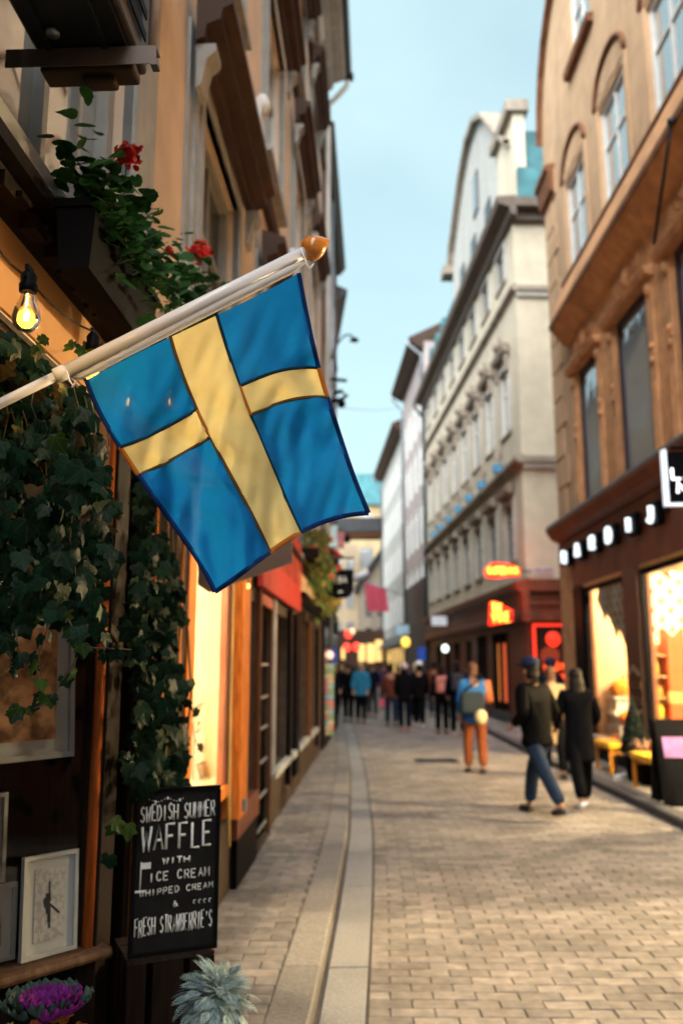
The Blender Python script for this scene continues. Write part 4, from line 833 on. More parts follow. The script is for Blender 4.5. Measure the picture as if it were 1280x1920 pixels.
for x, y in ((350, 1160), (358, 1275), (372, 1330), (330, 1110), (322, 1235), (375, 1395), (345, 1010), (298, 905), (290, 930), (215, 1535), (222, 1545), (240, 1545), (205, 1605)): spots.insert(0, (hit(x, y, FL, 0, .16), ivyrot(rnd), rnd.uniform(.04, .07), rnd.choice((0, 1, 3))))
scatter(t, ivl, spots)
stm = MB()
for y in (3.75, 3.95, 4.15, 4.3, 4.5): stm.tube([(.06+rnd.uniform(-.02, .03), y+rnd.uniform(-.06, .06), z) for z in (PZ, .5, 1, 1.5, 2, 2.5)], .006, 5)
stm.build('stem', M_STEM, t, kind='stuff')
t = thing('trellis', 'rust orange upright rods behind the column of ivy', 'trellis', FL, (.03, 4.1, PZ))
for y in (3.72, 3.9, 4.1, 4.45): MB().tube([(.045, y, PZ), (.045, y, 2.6)], .009, 6).build('rod', M_ORANGEWOOD, t)
for z in (1.0, 1.9): MB().box(.03, .038, 3.7, 4.5, z, z+.02).build('rail', M_DARKWOOD, t)

# ================================================================== FLOWER BOXES
M_GER = leafmat('geranium leaf', (.02, .075, .018), (.04, .1, .03), .45, .2); M_GER2 = leafmat('variegated small leaf', (.2, .27, .17), (.35, .4, .3), .5, .3, 0); M_RED = mat('red petals', (.55, .015, .015), .6, var=.3, scale=80)
gel = [shared(leaf(GER, .25, .12, -.5), M_GER), shared(leaf(GER, .25, -.05, .4), M_GER)]; vl = [shared(leaf(OVAL, .5, .2, .2), M_GER2)]
PETAL = shared(leaf([(0, 0), (.3, .25), (.42, .6), (.25, .9), (0, .95)], .5, .25, .3), M_RED, 'petal')
def flowerbox(lbl, y0, y1, plants, flowers, trails, seed, n):
    rnd = random.Random(seed); t = thing('flower_box', lbl, 'flower box', FL, (.2, y0, 2.85), 'flower boxes under the upper windows')
    m_ = MB(); x0, x1 = .14, .26; z0, z1 = 2.78, 2.985
    m_.add([(x0+.01, y0+.02, z0), (x1-.02, y0+.02, z0), (x1-.02, y1-.02, z0), (x0+.01, y1-.02, z0), (x0, y0, z1), (x1, y0, z1), (x1, y1, z1), (x0, y1, z1)], [(0, 3, 2, 1), (4, 5, 6, 7), (0, 1, 5, 4), (1, 2, 6, 5), (2, 3, 7, 6), (3, 0, 4, 7)]); m_.box(x0-.008, x1+.008, y0-.008, y1+.008, z1-.025, z1); m_.build('planter', M_BLACK, t)
    spots = []
    for k in range(n):
        a = rnd.choice(plants); q = Vector((rnd.gauss(a[0], a[3]*.7), rnd.gauss(a[1], a[4]), a[2]+rnd.gauss(0, a[5])))
        nrm = Vector((rnd.gauss(.3, .5), rnd.gauss(-.5, .5), .8)); spots.append((q, basis((rnd.gauss(.3, 1), rnd.gauss(-.4, 1), -.25), nrm), rnd.uniform(.04, .07), rnd.choice((0, 1))))
    scatter(t, gel, spots)
    sp2 = []
    for a, b in trails:
        for k in range(26):
            q = Vector(a).lerp(Vector(b), rnd.random())+Vector((rnd.gauss(0, .02), rnd.gauss(0, .03), 0)); sp2.append((q, ivyrot(rnd), rnd.uniform(.018, .03), 0))
    scatter(t, vl, sp2, part='trailing_leaf')
    stm = MB()
    for fx, fy, fz, r in flowers:
        stm.tube([(.22, fy-.05, 3.05), (fx*.6+.09, fy-.02, (3.05+fz)/2), (fx, fy, fz)], .003, 5)
        o = MB().ball((fx, fy, fz), r*.6, 6).build('flower_head', M_RED, t)
        for k in range(70):
            d = Vector((rnd.gauss(0, 1), rnd.gauss(0, 1), rnd.gauss(0, 1)+.25)).normalized()
            inst('petal', PETAL, o, Vector((fx, fy, fz))-t.base+d*r*rnd.uniform(.55, .8), basis(Vector((rnd.gauss(0, 1), rnd.gauss(0, 1), rnd.gauss(0, 1))), d+Vector((rnd.gauss(0, .4), rnd.gauss(0, .4), rnd.gauss(0, .4)))).to_euler(), r*.5)
    for a in plants:
        for k in range(8): stm.tube([(.22, a[1]+rnd.uniform(-.08, .08), 3.03), (a[0]+rnd.uniform(-.05, .05), a[1]+rnd.uniform(-.12, .12), a[2])], .003, 5)
    stm.build('stalk', mat('green stalk', (.06, .1, .03), .6), t, kind='stuff')
flowerbox('black window box with geraniums and one red bloom at the nearest window', 2.27, 2.97, [(.22, 2.42, 3.13, .07, .11, .05), (.24, 2.65, 3.12, .06, .1, .05), (.2, 2.3, 3.08, .07, .07, .04), (.26, 2.85, 3.1, .05, .09, .06), (.28, 2.4, 3.0, .03, .08, .05), (.3, 2.65, 2.97, .03, .12, .06)], [(.22, 2.65, 3.37, .052)], [((.28, 2.95, 3.1), (.3, 3.05, 2.8))], 5, 280)
flowerbox('black window box with geraniums and one red bloom behind the white flagpole', 3.15, 4.3, [(.24, 3.55, 3.25, .07, .14, .1), (.24, 3.8, 3.36, .06, .1, .09), (.27, 3.3, 3.15, .06, .1, .12), (.26, 3.95, 3.2, .06, .15, .08)], [(.22, 3.84, 3.62, .062), (.26, 3.1, 3.25, .02)], [((.28, 3.15, 3.2), (.32, 3.2, 2.75)), ((.28, 3.35, 3.1), (.3, 3.45, 2.85))], 6, 260)
# ================================================================== AIR CONDITIONER
t = thing('air_conditioner', 'dark outdoor air conditioner unit on metal wall arms above the flower box', 'air conditioner', FL, (.05, 2.2, 3.36))
m_ = MB(); m_.box(.07, .37, 1.35, 2.34, 3.43, 4.0); m_.build('casing', mat('brown grey sheet metal', (.05, .038, .03), .45, .3, var=.25, scale=12), t, bevel=.012)
m_ = MB(); m_.box(.09, .35, 1.4, 2.3, 3.415, 3.429); m_.box(.12, .14, 1.45, 2.25, 3.40, 3.414); m_.box(.28, .3, 1.45, 2.25, 3.40, 3.414); m_.build('base_tray', M_DARKMETAL, t)
m_ = MB(); m_.lathe([(.03, -.012), (.034, -.012), (.034, 0), (.03, 0)], (.27, 1.95, 3.414), 16); m_.lathe([(.02, -.012), (.02, 0)], (.16, 2.12, 3.414), 12); m_.build('drain_ring', M_ZINC, t)
for i in range(6): MB().box(.375, .38, 1.42, 2.28, 3.5+i*.075, 3.53+i*.075).build('grille_slat', M_BLACK, t)
for y in (1.5, 2.2):
    m_ = MB(); m_.box(.0, .44, y-.02, y-.017, 3.35, 3.408); m_.box(.0, .44, y-.017, y+.025, 3.402, 3.408); m_.box(.425, .445, y-.022, y+.01, 3.345, 3.36); m_.build('support_arm', mat('galvanised arm', (.16, .13, .115), .4, .5, var=.2), t)
m_ = MB(); m_.box(.08, .36, 2.23, 2.31, 3.375, 3.41); m_.box(.2, .3, 2.25, 2.3, 3.35, 3.374); m_.build('drip_tray', mat('rusty tray', (.06, .035, .02), .5, .3, var=.3), t, bevel=.008)
m_ = MB(); m_.tube([(.3, 2.35, 3.9), (.36, 2.42, 3.8), (.34, 2.46, 3.6), (.1, 2.5, 3.55)], .022, 8); m_.build('pipe', mat('insulated pipe', (.35, .3, .27), .7), t)

# ================================================================== SHOWCASE OF THE NEAR SHOP
SC = thing('display_case', 'dark splayed display case with an orange corner pole at the near shop', 'display case', FS, (-.2, 0, PZ))
m_ = MB(); m_.box(-.8, .0, .12, .16, PZ, 2.6); m_.box(-.8, -.002, .02, .119, PZ, .6); m_.build('back_panel', M_BLACK, SC)
m_ = MB(); m_.prism([(-.07, .6), (.12, .6), (.12, .64), (-.05, .64), (-.075, .632), (-.08, .615)], 0, -.8, .04); m_.build('ledge', wood('worn ledge', (.1, .06, .04), .5), SC, bevel=.004)
MB().tube([(-.025, -.015, .64), (-.025, -.015, 2.6)], .021, 14).build('corner_pole', wood('orange varnished pole', (.3, .08, .02), .3), SC)
MB().box(-.78, .0, .015, .019, .645, 2.55).build('glass', clear_glass('case glass', 1.4, (.95, .95, .95)), SC)
M_FRW = mat('white frame', (.3, .33, .34), .5, var=.06); M_MAT = mat('passepartout', (.32, .36, .38), .8, var=.04)
def print_mat(name, c0, c1, sc):
    m = mat(name, c0, .8); n = m.node_tree.nodes; l = m.node_tree.links.new; b = n['Principled BSDF']
    no = n.new('ShaderNodeTexNoise'); no.inputs['Scale'].default_value = sc; no.inputs['Detail'].default_value = 8; g = n.new('ShaderNodeNewGeometry'); l(g.outputs['Position'], no.inputs[0])
    r = n.new('ShaderNodeMapRange'); r.inputs[1].default_value = .42; r.inputs[2].default_value = .62; l(no.outputs[0], r.inputs[0]); x = n.new('ShaderNodeMix'); x.data_type = 'RGBA'; l(r.outputs[0], x.inputs[0]); x.inputs[6].default_value = (*c0, 1); x.inputs[7].default_value = (*c1, 1); l(x.outputs[2], b.inputs[0]); return m
def picture(lbl, x0, x1, z0, z1, y, pm, motif=None, tilt=0, bd=.014, mt=.035):
    t = thing('picture_frame', lbl, 'picture frame', FS, ((x0+x1)/2, y, z0), 'framed prints in the display case')
    t.o.rotation_euler = (radians(-3), radians(tilt), FS.a)
    m_ = MB(); m_.box(x0, x0+bd, y-.012, y+.01, z0, z1); m_.box(x1-bd, x1, y-.012, y+.01, z0, z1); m_.box(x0+bd, x1-bd, y-.012, y+.01, z0, z0+bd); m_.box(x0+bd, x1-bd, y-.012, y+.01, z1-bd, z1); m_.build('frame', M_FRW, t)
    MB().box(x0+bd, x1-bd, y+.002, y+.006, z0+bd, z1-bd).build('mount', M_MAT, t)
    MB().box(x0+bd+mt, x1-bd-mt, y-.001, y+.0015, z0+bd+mt, z1-bd-mt).build('print', pm, t)
    if motif: motif(t, (x0+x1)/2, (z0+z1)/2, y-.002)
def hoe(t, x, z, y):
    m_ = MB(); m_.obox((x+.012, y, z-.012), (.075, .001, .007), Matrix.Rotation(radians(43), 3, 'Y'))
    for dx, dz, w_, h_ in ((-.002, .05, .006, .05), (-.006, .022, .02, .03), (-.012, .005, .024, .028), (-.006, -.016, .018, .03), (-.002, -.04, .012, .04), (.0, -.065, .007, .03), (-.016, .016, .012, .016)): m_.obox((x+dx, y-.0002*abs(dz)*50, z+dz), (w_, .001, h_), Matrix.Rotation(radians(dx*900), 3, 'Y'))
    m_.build('drawing', mat('pencil grey', (.03, .033, .036), .9), t, kind='stuff')
picture('white framed print of crossed dark tools, standing by the orange pole', -.285, -.07, .645, .985, -.01, print_mat('grey sketch paper', (.35, .37, .38), (.24, .26, .27), 60), hoe)
picture('large white framed brown landscape print hanging behind the ivy', -.46, -.085, 1.31, 1.86, .05, print_mat('sepia print', (.34, .2, .11), (.12, .07, .04), 16), None, -1, .02, .05)
picture('white framed print cut by the photo edge, above a second frame', -.52, -.325, .905, 1.205, .06, print_mat('olive print', (.3, .32, .24), (.1, .11, .08), 22))
picture('white framed print of a boat lying low behind the front frame', -.56, -.28, .65, .9, .04, print_mat('blue grey print', (.3, .34, .37), (.07, .09, .11), 18))

# ================================================================== CHALKBOARD, CRATE, POTS
FB = Frame(-.85, 3.375, radians(25))
t = thing('chalkboard', 'black chalkboard with a white handwritten waffle menu standing on a crate', 'menu board', FB, (.17, 0, .58))
Wb, Z0, Z1 = .336, .585, 1.185
m_ = MB(); m_.box(0, .014, -.012, .012, Z0, Z1); m_.box(Wb-.014, Wb, -.012, .012, Z0, Z1); m_.box(.014, Wb-.014, -.012, .012, Z0, Z0+.014); m_.box(.014, Wb-.014, -.012, .012, Z1-.014, Z1); m_.build('frame', M_BLACK, t)
MB().box(.014, Wb-.014, -.004, .006, Z0+.014, Z1-.014).build('slate', mat('chalk slate', (.004, .004, .0045), .85, var=.5, scale=20), t)
M_CHALK = mat('white chalk paint', (.62, .66, .68), .9, var=.15, scale=150); rr = random.Random(4)
m_ = MB(); u, v = (1, 0, .02), (0, 0, 1)
def ln(txt, x0, x1, zf, hf, r, wide=.74, jit=.05, n=6): letter(m_, txt, (x0*Wb, -.0045, Z0+(Z1-Z0)*zf), u, v, (x1-x0)*Wb, (Z1-Z0)*hf, r, jit, n, wide, rnd=rr)
ln('SWEDISH SUMMER', .08, .95, .80, .095, .0031); ln('WAFFLE', .1, .95, .62, .155, .0052, .72); ln('WITH', .35, .67, .535, .035, .0034); ln('ICE CREAM', .2, .92, .435, .052, .0027, .66); ln('WHIPPED CREAM', .1, .96, .355, .036, .0022, .66); ln('&', .47, .55, .275, .034, .0024); ln("FRESH STRAWBERRIE'S", .06, .95, .12, .1, .0026, .74)
m_.tube([(.1*Wb, -.0045, Z0+.39*.6), (.105*Wb, -.0045, Z0+.56*.6)], .0025, 6); m_.obox((.16*Wb, -.0045, Z0+.535*.6), (.035, .002, .022)); m_.obox((.1*Wb, -.0045, Z0+.385*.6), (.04, .002, .008))
for k in range(4): m_.tube([(Wb*(.73+.06*k)+.006*cos(a), -.0045, Z0+.29*.6+.007*sin(a)) for a in (1, 2.2, 3.4, 4.6)], .0018, 5)
for k in range(14): m_.ball((Wb*(.1+.035*k), -.0045, Z1-.045+.006*sin(k)), .0022 if k % 4 else .0055, 5)
m_.build('lettering', M_CHALK, t, kind='stuff')
t = thing('wooden_crate', 'dark wooden crate on the pavement under the chalkboard', 'crate', FB, (.17, .1, PZ)); zt = .575
for i in range(3): MB().box(.0, .33, .0+i*.105, .09+i*.105, zt-.016, zt).build('slat', wood('weathered crate wood', (.03, .022, .018), .7), t, bevel=.002)
for a, b in ((.0, .07), (.095, .21), (.235, .33)): MB().box(a, b, -.002, .012, PZ, zt-.018).build('slat', M_DARKWOOD, t, bevel=.002); MB().box(a, b, .3, .312, PZ, zt-.018).build('slat', M_DARKWOOD, t)
for a, b in ((.02, .1), (.12, .2), (.22, .29)): MB().box(.318, .33, a, b, PZ, zt-.018).build('slat', M_DARKWOOD, t); MB().box(.0, .012, a, b, PZ, zt-.018).build('slat', M_DARKWOOD, t)
def pot(T, c, r0, r1, z0, z1, m, name='pot'):
    m_ = MB(); m_.lathe([(r0, 0), (r1, z1-z0-.02), (r1+.008, z1-z0-.02), (r1+.008, z1-z0), (r1-.008, z1-z0), (r1-.012, z1-z0-.03)], (c[0], c[1], z0), 20); m_.build(name, m, T)
t = thing('silver_plant', 'silvery lacy leaved plant in a pale pot beside the crate', 'potted plant', FW, (-.5, 3.25, PZ)); rnd = random.Random(8)
pot(t, (-.5, 3.25), .075, .095, PZ, .42, mat('pale pot', (.5, .48, .44), .7))
M_SIL = mat('silver felt leaf', (.26, .36, .37), .85, var=.15, island=.2)
dm = MB()
for i in range(7):
    y = .16+.12*i; w_ = (.2, .3, .36, .36, .3, .22, .14)[i]
    for s_ in (-1, 1):
        dm.add([(0, y-.025, 0), (s_*w_*.6, y+.05, .04), (s_*w_, y+.13, .03), (s_*w_*.9, y+.17, .02), (s_*w_*.5, y+.095, .03), (0, y+.025, 0)], [(0, 1, 4, 5), (1, 2, 3, 4)], True)
        dm.add([(s_*w_*.55, y+.05, .04), (s_*w_*.8, y+.0, .03), (s_*w_*.92, y+.03, .02), (s_*w_*.7, y+.075, .035)], [(0, 1, 2, 3)], True)
        dm.add([(s_*w_*.5, y+.09, .03), (s_*w_*.5, y+.16, .03), (s_*w_*.6, y+.17, .02), (s_*w_*.65, y+.11, .03)], [(0, 1, 2, 3)], True)
dm.add([(-.028, 0, 0), (.028, 0, 0), (.012, 1.08, 0), (-.012, 1.08, 0)], [(0, 1, 2, 3)])
for i, p in enumerate(dm.v): dm.v[i] = (p[0], p[1], p[2]-.5*p[1]**2)
dme = shared(dm, M_SIL); spots = []
for k in range(300):
    a, e = rnd.uniform(0, 2*pi), rnd.uniform(-.6, 1.35); d = Vector((cos(a)*cos(e), sin(a)*cos(e), sin(e))); c_ = Vector((-.5, 3.25, .49))
    up_ = Vector((0, 0, 1)) if abs(d.z) < .9 else Vector((1, 0, 0)); spots.append((c_+d*rnd.uniform(.0, .1), basis(d, up_+Vector((rnd.gauss(0, .3), rnd.gauss(0, .3), 0))), rnd.uniform(.042, .07), 0))
scatter(t, [dme], spots)
t = thing('ornamental_cabbage', 'purple ornamental cabbage among orange leaves at the foot of the display case', 'potted plant', FW, (-.82, 2.45, .4)); rnd = random.Random(9)
pot(t, (-.82, 2.45), .09, .12, .42, .65, M_BLACK); MB().box(-.95, -.7, 2.33, 2.57, PZ, .41).build('stand', M_DARKWOOD, t)
def ruffle(cf, cm_):
    m = MB(); R_, A_ = 6, 17; vs = []; uv = []
    for i in range(R_):
        for j in range(A_):
            r = (i+.3)/R_; a = (j/(A_-1)-.5)*1.9; rf = .13*r*r*sin(j*1.35+i)*(1 if i > 1 else 0)
            vs.append((sin(a)*r*.75, r*cos(a)*.9, .3*r*r+rf)); uv.append((0, 0))
    m.add(vs, [(i*A_+j, i*A_+j+1, (i+1)*A_+j+1, (i+1)*A_+j) for i in range(R_-1) for j in range(A_-1)], True); m.uv = uv; return shared(m, cm_)
kl = [ruffle(0, leafmat('purple cabbage leaf', (.16, .02, .2), (.3, .1, .3), .6, .3, 0)), ruffle(0, leafmat('blue green cabbage leaf', (.035, .065, .06), (.2, .2, .2), .55, .2, 0)), shared(leaf(IVY, .3, .2, .4), leafmat('orange autumn leaf', (.24, .075, .02), (.3, .16, .05), .6, .3)), ruffle(0, leafmat('yellow cabbage edge', (.45, .32, .06), (.5, .4, .1), .6, .3, 0))]
spots = []
for k in range(70):
    ring = k//10; a = k*2.4; e = 1.35-.15*ring; d = Vector((cos(a)*cos(e), sin(a)*cos(e), sin(e))); c_ = Vector((-.83, 2.45, .71)) + d*.014*ring
    spots.append((c_, basis(d, Vector((-d.x, -d.y, .6))), (.04+.0055*ring), 0 if ring < 5 or k % 5 == 0 else 1))
for k in range(40):
    a = rnd.uniform(0, 2*pi); d = Vector((cos(a), sin(a), rnd.uniform(-.3, .5))).normalized(); c_ = Vector((-.83, 2.43, .66))+d*rnd.uniform(.05, .12)
    if rnd.random() < .6: c_ += Vector((rnd.uniform(-.1, 0), -.08, .0))
    spots.append((c_, basis(d, Vector((0, -.4, 1))), rnd.uniform(.035, .06), rnd.choice((2, 2, 2, 1, 3))))
scatter(t, kl, spots)

# lit display window: cloth, wire ornament, small tilted frame, lamp
def LR(y, z, x=-.3): return (x, y, z)
t = thing('draped_cloth', 'cream cloth draped in the lit yellow shop window', 'cloth', FL, (-.6, 5.2, .9)); m_ = MB(); g_ = []
for i in range(25):
    for j in range(9): yy = 4.55+i*.075; g_.append((-.62+.05*sin(i*1.1)+.02*sin(i*2.3+j*.4), yy, .86+j*.2))
m_.add(g_, [(i*9+j, (i+1)*9+j, (i+1)*9+j+1, i*9+j+1) for i in range(24) for j in range(8)], True); m_.build('cloth', cloth('cream drape', (.75, .62, .38), .3), t)
t = thing('wire_ornament', 'black wire twig ornament with small birds in the lit window', 'ornament', FL, (-.25, 5.2, .86)); m_ = MB()
for P in ([(365, 1385), (375, 1400), (400, 1432)], [(370, 1340), (362, 1360), (365, 1385)], [(375, 1400), (382, 1415), (395, 1410), (396, 1385)], [(362, 1330), (380, 1318), (374, 1330)], [(372, 1355), (368, 1375), (378, 1365)], [(365, 1385), (362, 1440), (363, 1480)], [(392, 1425), (400, 1432), (410, 1420)], [(385, 1432), (400, 1434)]): m_.tube([hit(x, y, FL, 0, -.25) for x, y in P], .006, 6)
m_.build('wire', M_BLACK, t); m_ = MB()
for x, y in ((374, 1355), (398, 1434), (396, 1387), (366, 1330)): q = hit(x, y, FL, 0, -.25); m_.ball(q, .016, 6, (.7, 1.3, .8))
m_.build('bird', M_BLACK, t)
t = thing('small_mirror', 'small thin framed rectangle leaning in the lit window', 'picture frame', FL, hit(385, 1470, FL, 0, -.22)); m_ = MB(); cr = [hit(x, y, FL, 0, -.22) for x, y in ((369, 1433), (389, 1428), (400, 1466), (380, 1472))]
m_.tube(cr+[cr[0]], .007, 6); m_.build('frame', M_BROWNWOOD, t); MB().quad(*cr).build('glass', mat('mirror sheet', (.7, .6, .4), .2, .3), t)
t = thing('ceiling_spotlight', 'small round lamp in the ceiling of the lit yellow window', 'lamp', FL, (-.55, 5.2, 2.6)); MB().lathe([(.05, 0), (.05, .03)], (-.55, 5.2, 2.575), 14).build('lamp_face', glow('warm lamp face', (1, .75, .4), 6), t)
lamp('window_light', FL.pt(-.45, 5.2, 2.45), 46, (1, .8, .46), r=.06); lamp('window_light', FL.pt(-.45, 5.6, 1.3), 14, (1, .76, .4), r=.1)
lamp('door_light', FL.pt(.25, 5.0, 2.5), 2.2, (1, .5, .14), r=.05)
t = thing('string_bulb', 'small yellow bulb hanging beside the orange window post', 'light bulb', FL, hit(463, 1099, FL, 0, .12)); q = hit(463, 1099, FL, 0, .12)
MB().ball(q, .022, 8).build('globe', glow('yellow bulb', (1, .7, .15), .6), t); MB().lathe([(.012, 0), (.012, .05)], q+Vector((0, 0, .018)), 10).build('socket', M_BLACK, t)

# ================================================================== LEFT SIGNS
t = thing('hanging_board', 'plain brown wooden board hanging above the shop door behind the flag', 'sign', FW, (-.6, 4.6, 2.1))
m_ = MB(); m_.add([(x, 4.6+dy, z) for dy in (-.012, .012) for x, z in ((-.86, 2.08), (-.80, 2.04), (-.35, 2.2), (-.37, 2.62), (-.86, 2.62))], [(0, 1, 2, 3, 4), (9, 8, 7, 6, 5)]+[(i, (i+1) % 5, 5+(i+1) % 5, 5+i) for i in range(5)]); m_.build('board', mat('umber board', (.12, .075, .05), .7, var=.1), t)
m_ = MB(); m_.tube([(-1.0, 4.6, 2.66), (-.36, 4.6, 2.66)], .012, 8); m_.build('bracket', M_DARKMETAL, t)
t = thing('shop_sign', 'long red sign with dark lettering above the grille gate', 'sign', FL, (.06, 9, 2.3))
m_ = MB(); m_.box(.045, .1, 7.3, 10.95, 2.32, 3.2); m_.build('panel', mat('signal red panel', (.34, .022, .017), .5, var=.08), t, bevel=.006)
m_ = MB(); letter(m_, 'VINTAGE', (.102, 10.75, 2.62), (0, -1, 0), (0, 0, 1), 2.6, .42, .03); 
for i, p in enumerate(m_.v): m_.v[i] = (.1+(p[0]-.102)*.2, p[1], p[2])
m_.build('lettering', M_RUST, t, kind='stuff')
t = thing('round_sign', 'black hanging sign with three white letters on a bracket', 'sign', FW, (-.28, 14, 2.75))
m_ = MB(); m_.prism([(-.5, 2.86), (-.44, 2.78), (-.36, 2.74), (-.2, 2.74), (-.12, 2.78), (-.07, 2.86), (-.07, 3.2), (-.5, 3.2)], 1, 13.97, 14.03); m_.build('panel', M_BLACK, t, bevel=.008)
m_ = MB(); letter(m_, 'EBA', (-.39, 13.968, 2.99), (1, 0, 0), (0, 0, 1), .24, .1, .012, wide=.7); m_.box(-.31, -.24, 13.965, 13.97, 2.83, 2.85); m_.build('lettering', mat('sign white', (.8, .8, .8), .6), t)
m_ = MB(); m_.tube([(-.76, 14, 3.4), (-.05, 14, 3.4)], .016, 8); m_.tube([(-.76, 14, 3.75), (-.2, 14, 3.4)], .012, 8); m_.tube([(-.42, 14, 3.4), (-.42, 14, 3.2)], .008, 6); m_.tube([(-.15, 14, 3.4), (-.15, 14, 3.2)], .008, 6); m_.build('bracket', M_DARKMETAL, t)
def blade(name, lbl, x0, x1, y, z0, z1, m, txt=None, tm=None, arm=True, wallx=None):
    t = thing(name, lbl, 'sign', FW, ((x0+x1)/2, y, z0)); MB().box(x0, x1, y-.03, y+.03, z0, z1).build('panel', m, t, bevel=.006)
    if txt:
        m_ = MB(); letter(m_, txt, (x0+(x1-x0)*.12, y-.033, z0+(z1-z0)*.3), (1, 0, 0), (0, 0, 1), (x1-x0)*.8, (z1-z0)*.4, (z1-z0)*.04); m_.build('lettering', tm or M_BLACK, t)
    if arm:
        wx = wallx if wallx is not None else lw(y); m_ = MB(); m_.tube([(wx, y, z1+.06), (x1 if wx < x0 else x0, y, z1+.06)], .014, 6); m_.tube([((x0+x1)/2, y, z1+.06), ((x0+x1)/2, y, z1)], .01, 6); m_.build('bracket', M_DARKMETAL, t)
    return t
def ax_(px, Y): return hit(px, 1000, FW, 1, Y).x
def az(py, Y): return hit(660, py, FW, 1, Y).z
blade('hanging_sign', 'pale blue lit vertical sign above the black hanging sign', ax_(618, 17), ax_(632, 17), 17, az(1030, 17), az(985, 17), mat('pale blue acrylic', (.55, .75, .8), .4))
blade('hanging_sign', 'pink vertical sign beside the pale blue one', ax_(633, 19), ax_(645, 19), 19, az(1028, 19), az(998, 19), mat('pink acrylic', (.6, .22, .25), .5))
blade('hanging_sign', 'dark sign with gold bars just above the black hanging sign', ax_(613, 15.5), ax_(636, 15.5), 15.5, az(1058, 15.5), az(1033, 15.5), M_BLACK, 'II', mat('gold bars', (.5, .28, .06), .4))
blade('hanging_sign', 'small ochre sign board below the black hanging sign', ax_(606, 14.6), ax_(640, 14.6), 14.6, az(1135, 14.6), az(1118, 14.6), mat('ochre board', (.3, .19, .05), .6))
blade('hanging_sign', 'dark angular sign far up the left side above the pink flag', ax_(636, 30), ax_(656, 30), 30, az(1018, 30), az(1004, 30), M_BLACK, wallx=-1.6)
blade('hanging_sign', 'blue sign with a white pictogram low on the left wall', ax_(603, 19.5), ax_(632, 19.5), 19.5, az(1243, 19.5), az(1215, 19.5), mat('royal blue sign', (.02, .09, .5), .4), 'II', mat('sign white', (.8, .8, .8), .6))
t = thing('globe_lamp', 'pink glowing globe lamp below the blue sign', 'lamp', FW, (ax_(612, 18.5), 18.5, 2)); q = Vector((ax_(612, 18.5), 18.5, az(1228, 18.5))); MB().ball(q, .13, 8, (1.2, 1, .8)).build('globe', glow('pink globe', (1, .55, .42), .28), t); MB().tube([q+Vector((0, 0, .1)), q+Vector((0, 0, .3)), q+Vector((-.3, 0, .3))], .012, 6).build('arm', M_DARKMETAL, t)
t = thing('postcard_rack', 'tall rack of coloured postcards against the left wall', 'postcard rack', FW, (ax_(612, 17.5), 17.5, PZ)); q = ax_(612, 17.5); MB().tube([(q, 17.5, PZ), (q, 17.5, 1.7)], .02, 8).build('post', M_DARKMETAL, t); rr = random.Random(2)
for k in range(14):
    for s_ in (-1, 0, 1): MB().box(q-.05+s_*.11, q+.05+s_*.11, 17.36, 17.37, .3+k*.1, .38+k*.1).build('card', mat('card %s' % rr.choice(['sand', 'sky', 'leaf', 'rose']), rr.choice([(.5, .4, .25), (.2, .4, .5), (.2, .3, .15), (.5, .2, .2)]), .6), t)
t = thing('hanging_plant', 'bushy green hanging plant with red flowers along the left shop fascia', 'hanging plant', FL, (.2, 13, 2.9)); rnd = random.Random(12); spots = []; fl2 = MB()
for k in range(620):
    yy = rnd.uniform(11.3, 15.8); zc_ = 3.35-.12*(yy-11.3)*.6; q = Vector((rnd.uniform(.05, .38), yy, zc_+rnd.gauss(0, .2)-abs(rnd.gauss(0, .12)))); spots.append((q, ivyrot(rnd), rnd.uniform(.06, .13), rnd.choice((0, 1))))
    if k % 26 == 0: fl2.ball(q+Vector((.08, 0, .15)), .05, 5)
scatter(t, [shared(leaf(OVAL, .5, .2, .3), leafmat('hanging leaf', (.09, .14, .035), (.1, .2, .05), .5, .25, 0)), shared(leaf(GER, .25, .1, .3), leafmat('olive leaf', (.13, .13, .04), (.1, .2, .05), .5, .25, 0))], spots); fl2.build('flower', M_RED, t, kind='stuff')
MB().box(.04, .3, 11.3, 15.8, 3.06, 3.2).build('trough', M_DARKWOOD, t)
t = thing('street_lamp', 'thin curved street lamp arm reaching out from the left house against the sky', 'street lamp', FL, (.0, 18.4, 8.5)); tip = FL.loc(hit(664, 637, FW, 1, 18.6))
m_ = MB(); m_.tube([(.02, 18.4, 8.3), (.15, 18.42, 8.75), (tip.x*.6, 18.5, tip.z+.05), (tip.x*.85, 18.55, tip.z+.1), tip], .022, 8); m_.build('arm', M_DARKMETAL, t); m_ = MB(); m_.lathe([(.02, .06), (.08, .03), (.11, -.03), (.02, -.04)], tip, 10); m_.build('lamp_head', M_DARKMETAL, t)
t = thing('wall_bracket', 'ornate black iron bracket on the left house under the street lamp arm', 'bracket', FL, (0, 18.8, 7.9)); m_ = MB(); m_.tube([(0, 18.8, 8.15), (.42, 18.8, 8.1)], .04, 6); m_.tube([(0, 18.8, 7.6), (.3, 18.8, 7.65), (.42, 18.8, 7.75), (.3, 18.8, 7.85), (.1, 18.8, 7.8)], .05, 6); m_.ball((.3, 18.8, 7.55), .1, 6); m_.build('scroll', M_BLACK, t)
t = thing('overhead_wire', 'thin wire strung across the street against the sky', 'cable', FW, (0, 20, 7.9)); m_ = MB(); a, b = Vector((-.6, 20, az(763, 20))), hit(745, 765, FW, 1, 42); m_.tube([a.lerp(b, k/8)-Vector((0, 0, .1*sin(pi*k/8))) for k in range(9)], .008, 5); m_.build('wire', M_DARKMETAL, t)
t = thing('pink_flag', 'pink flag on a thin pole far up the street', 'flag', FW, (1.5, 48, 5)); m_ = MB(); g_ = []; Yf = 48
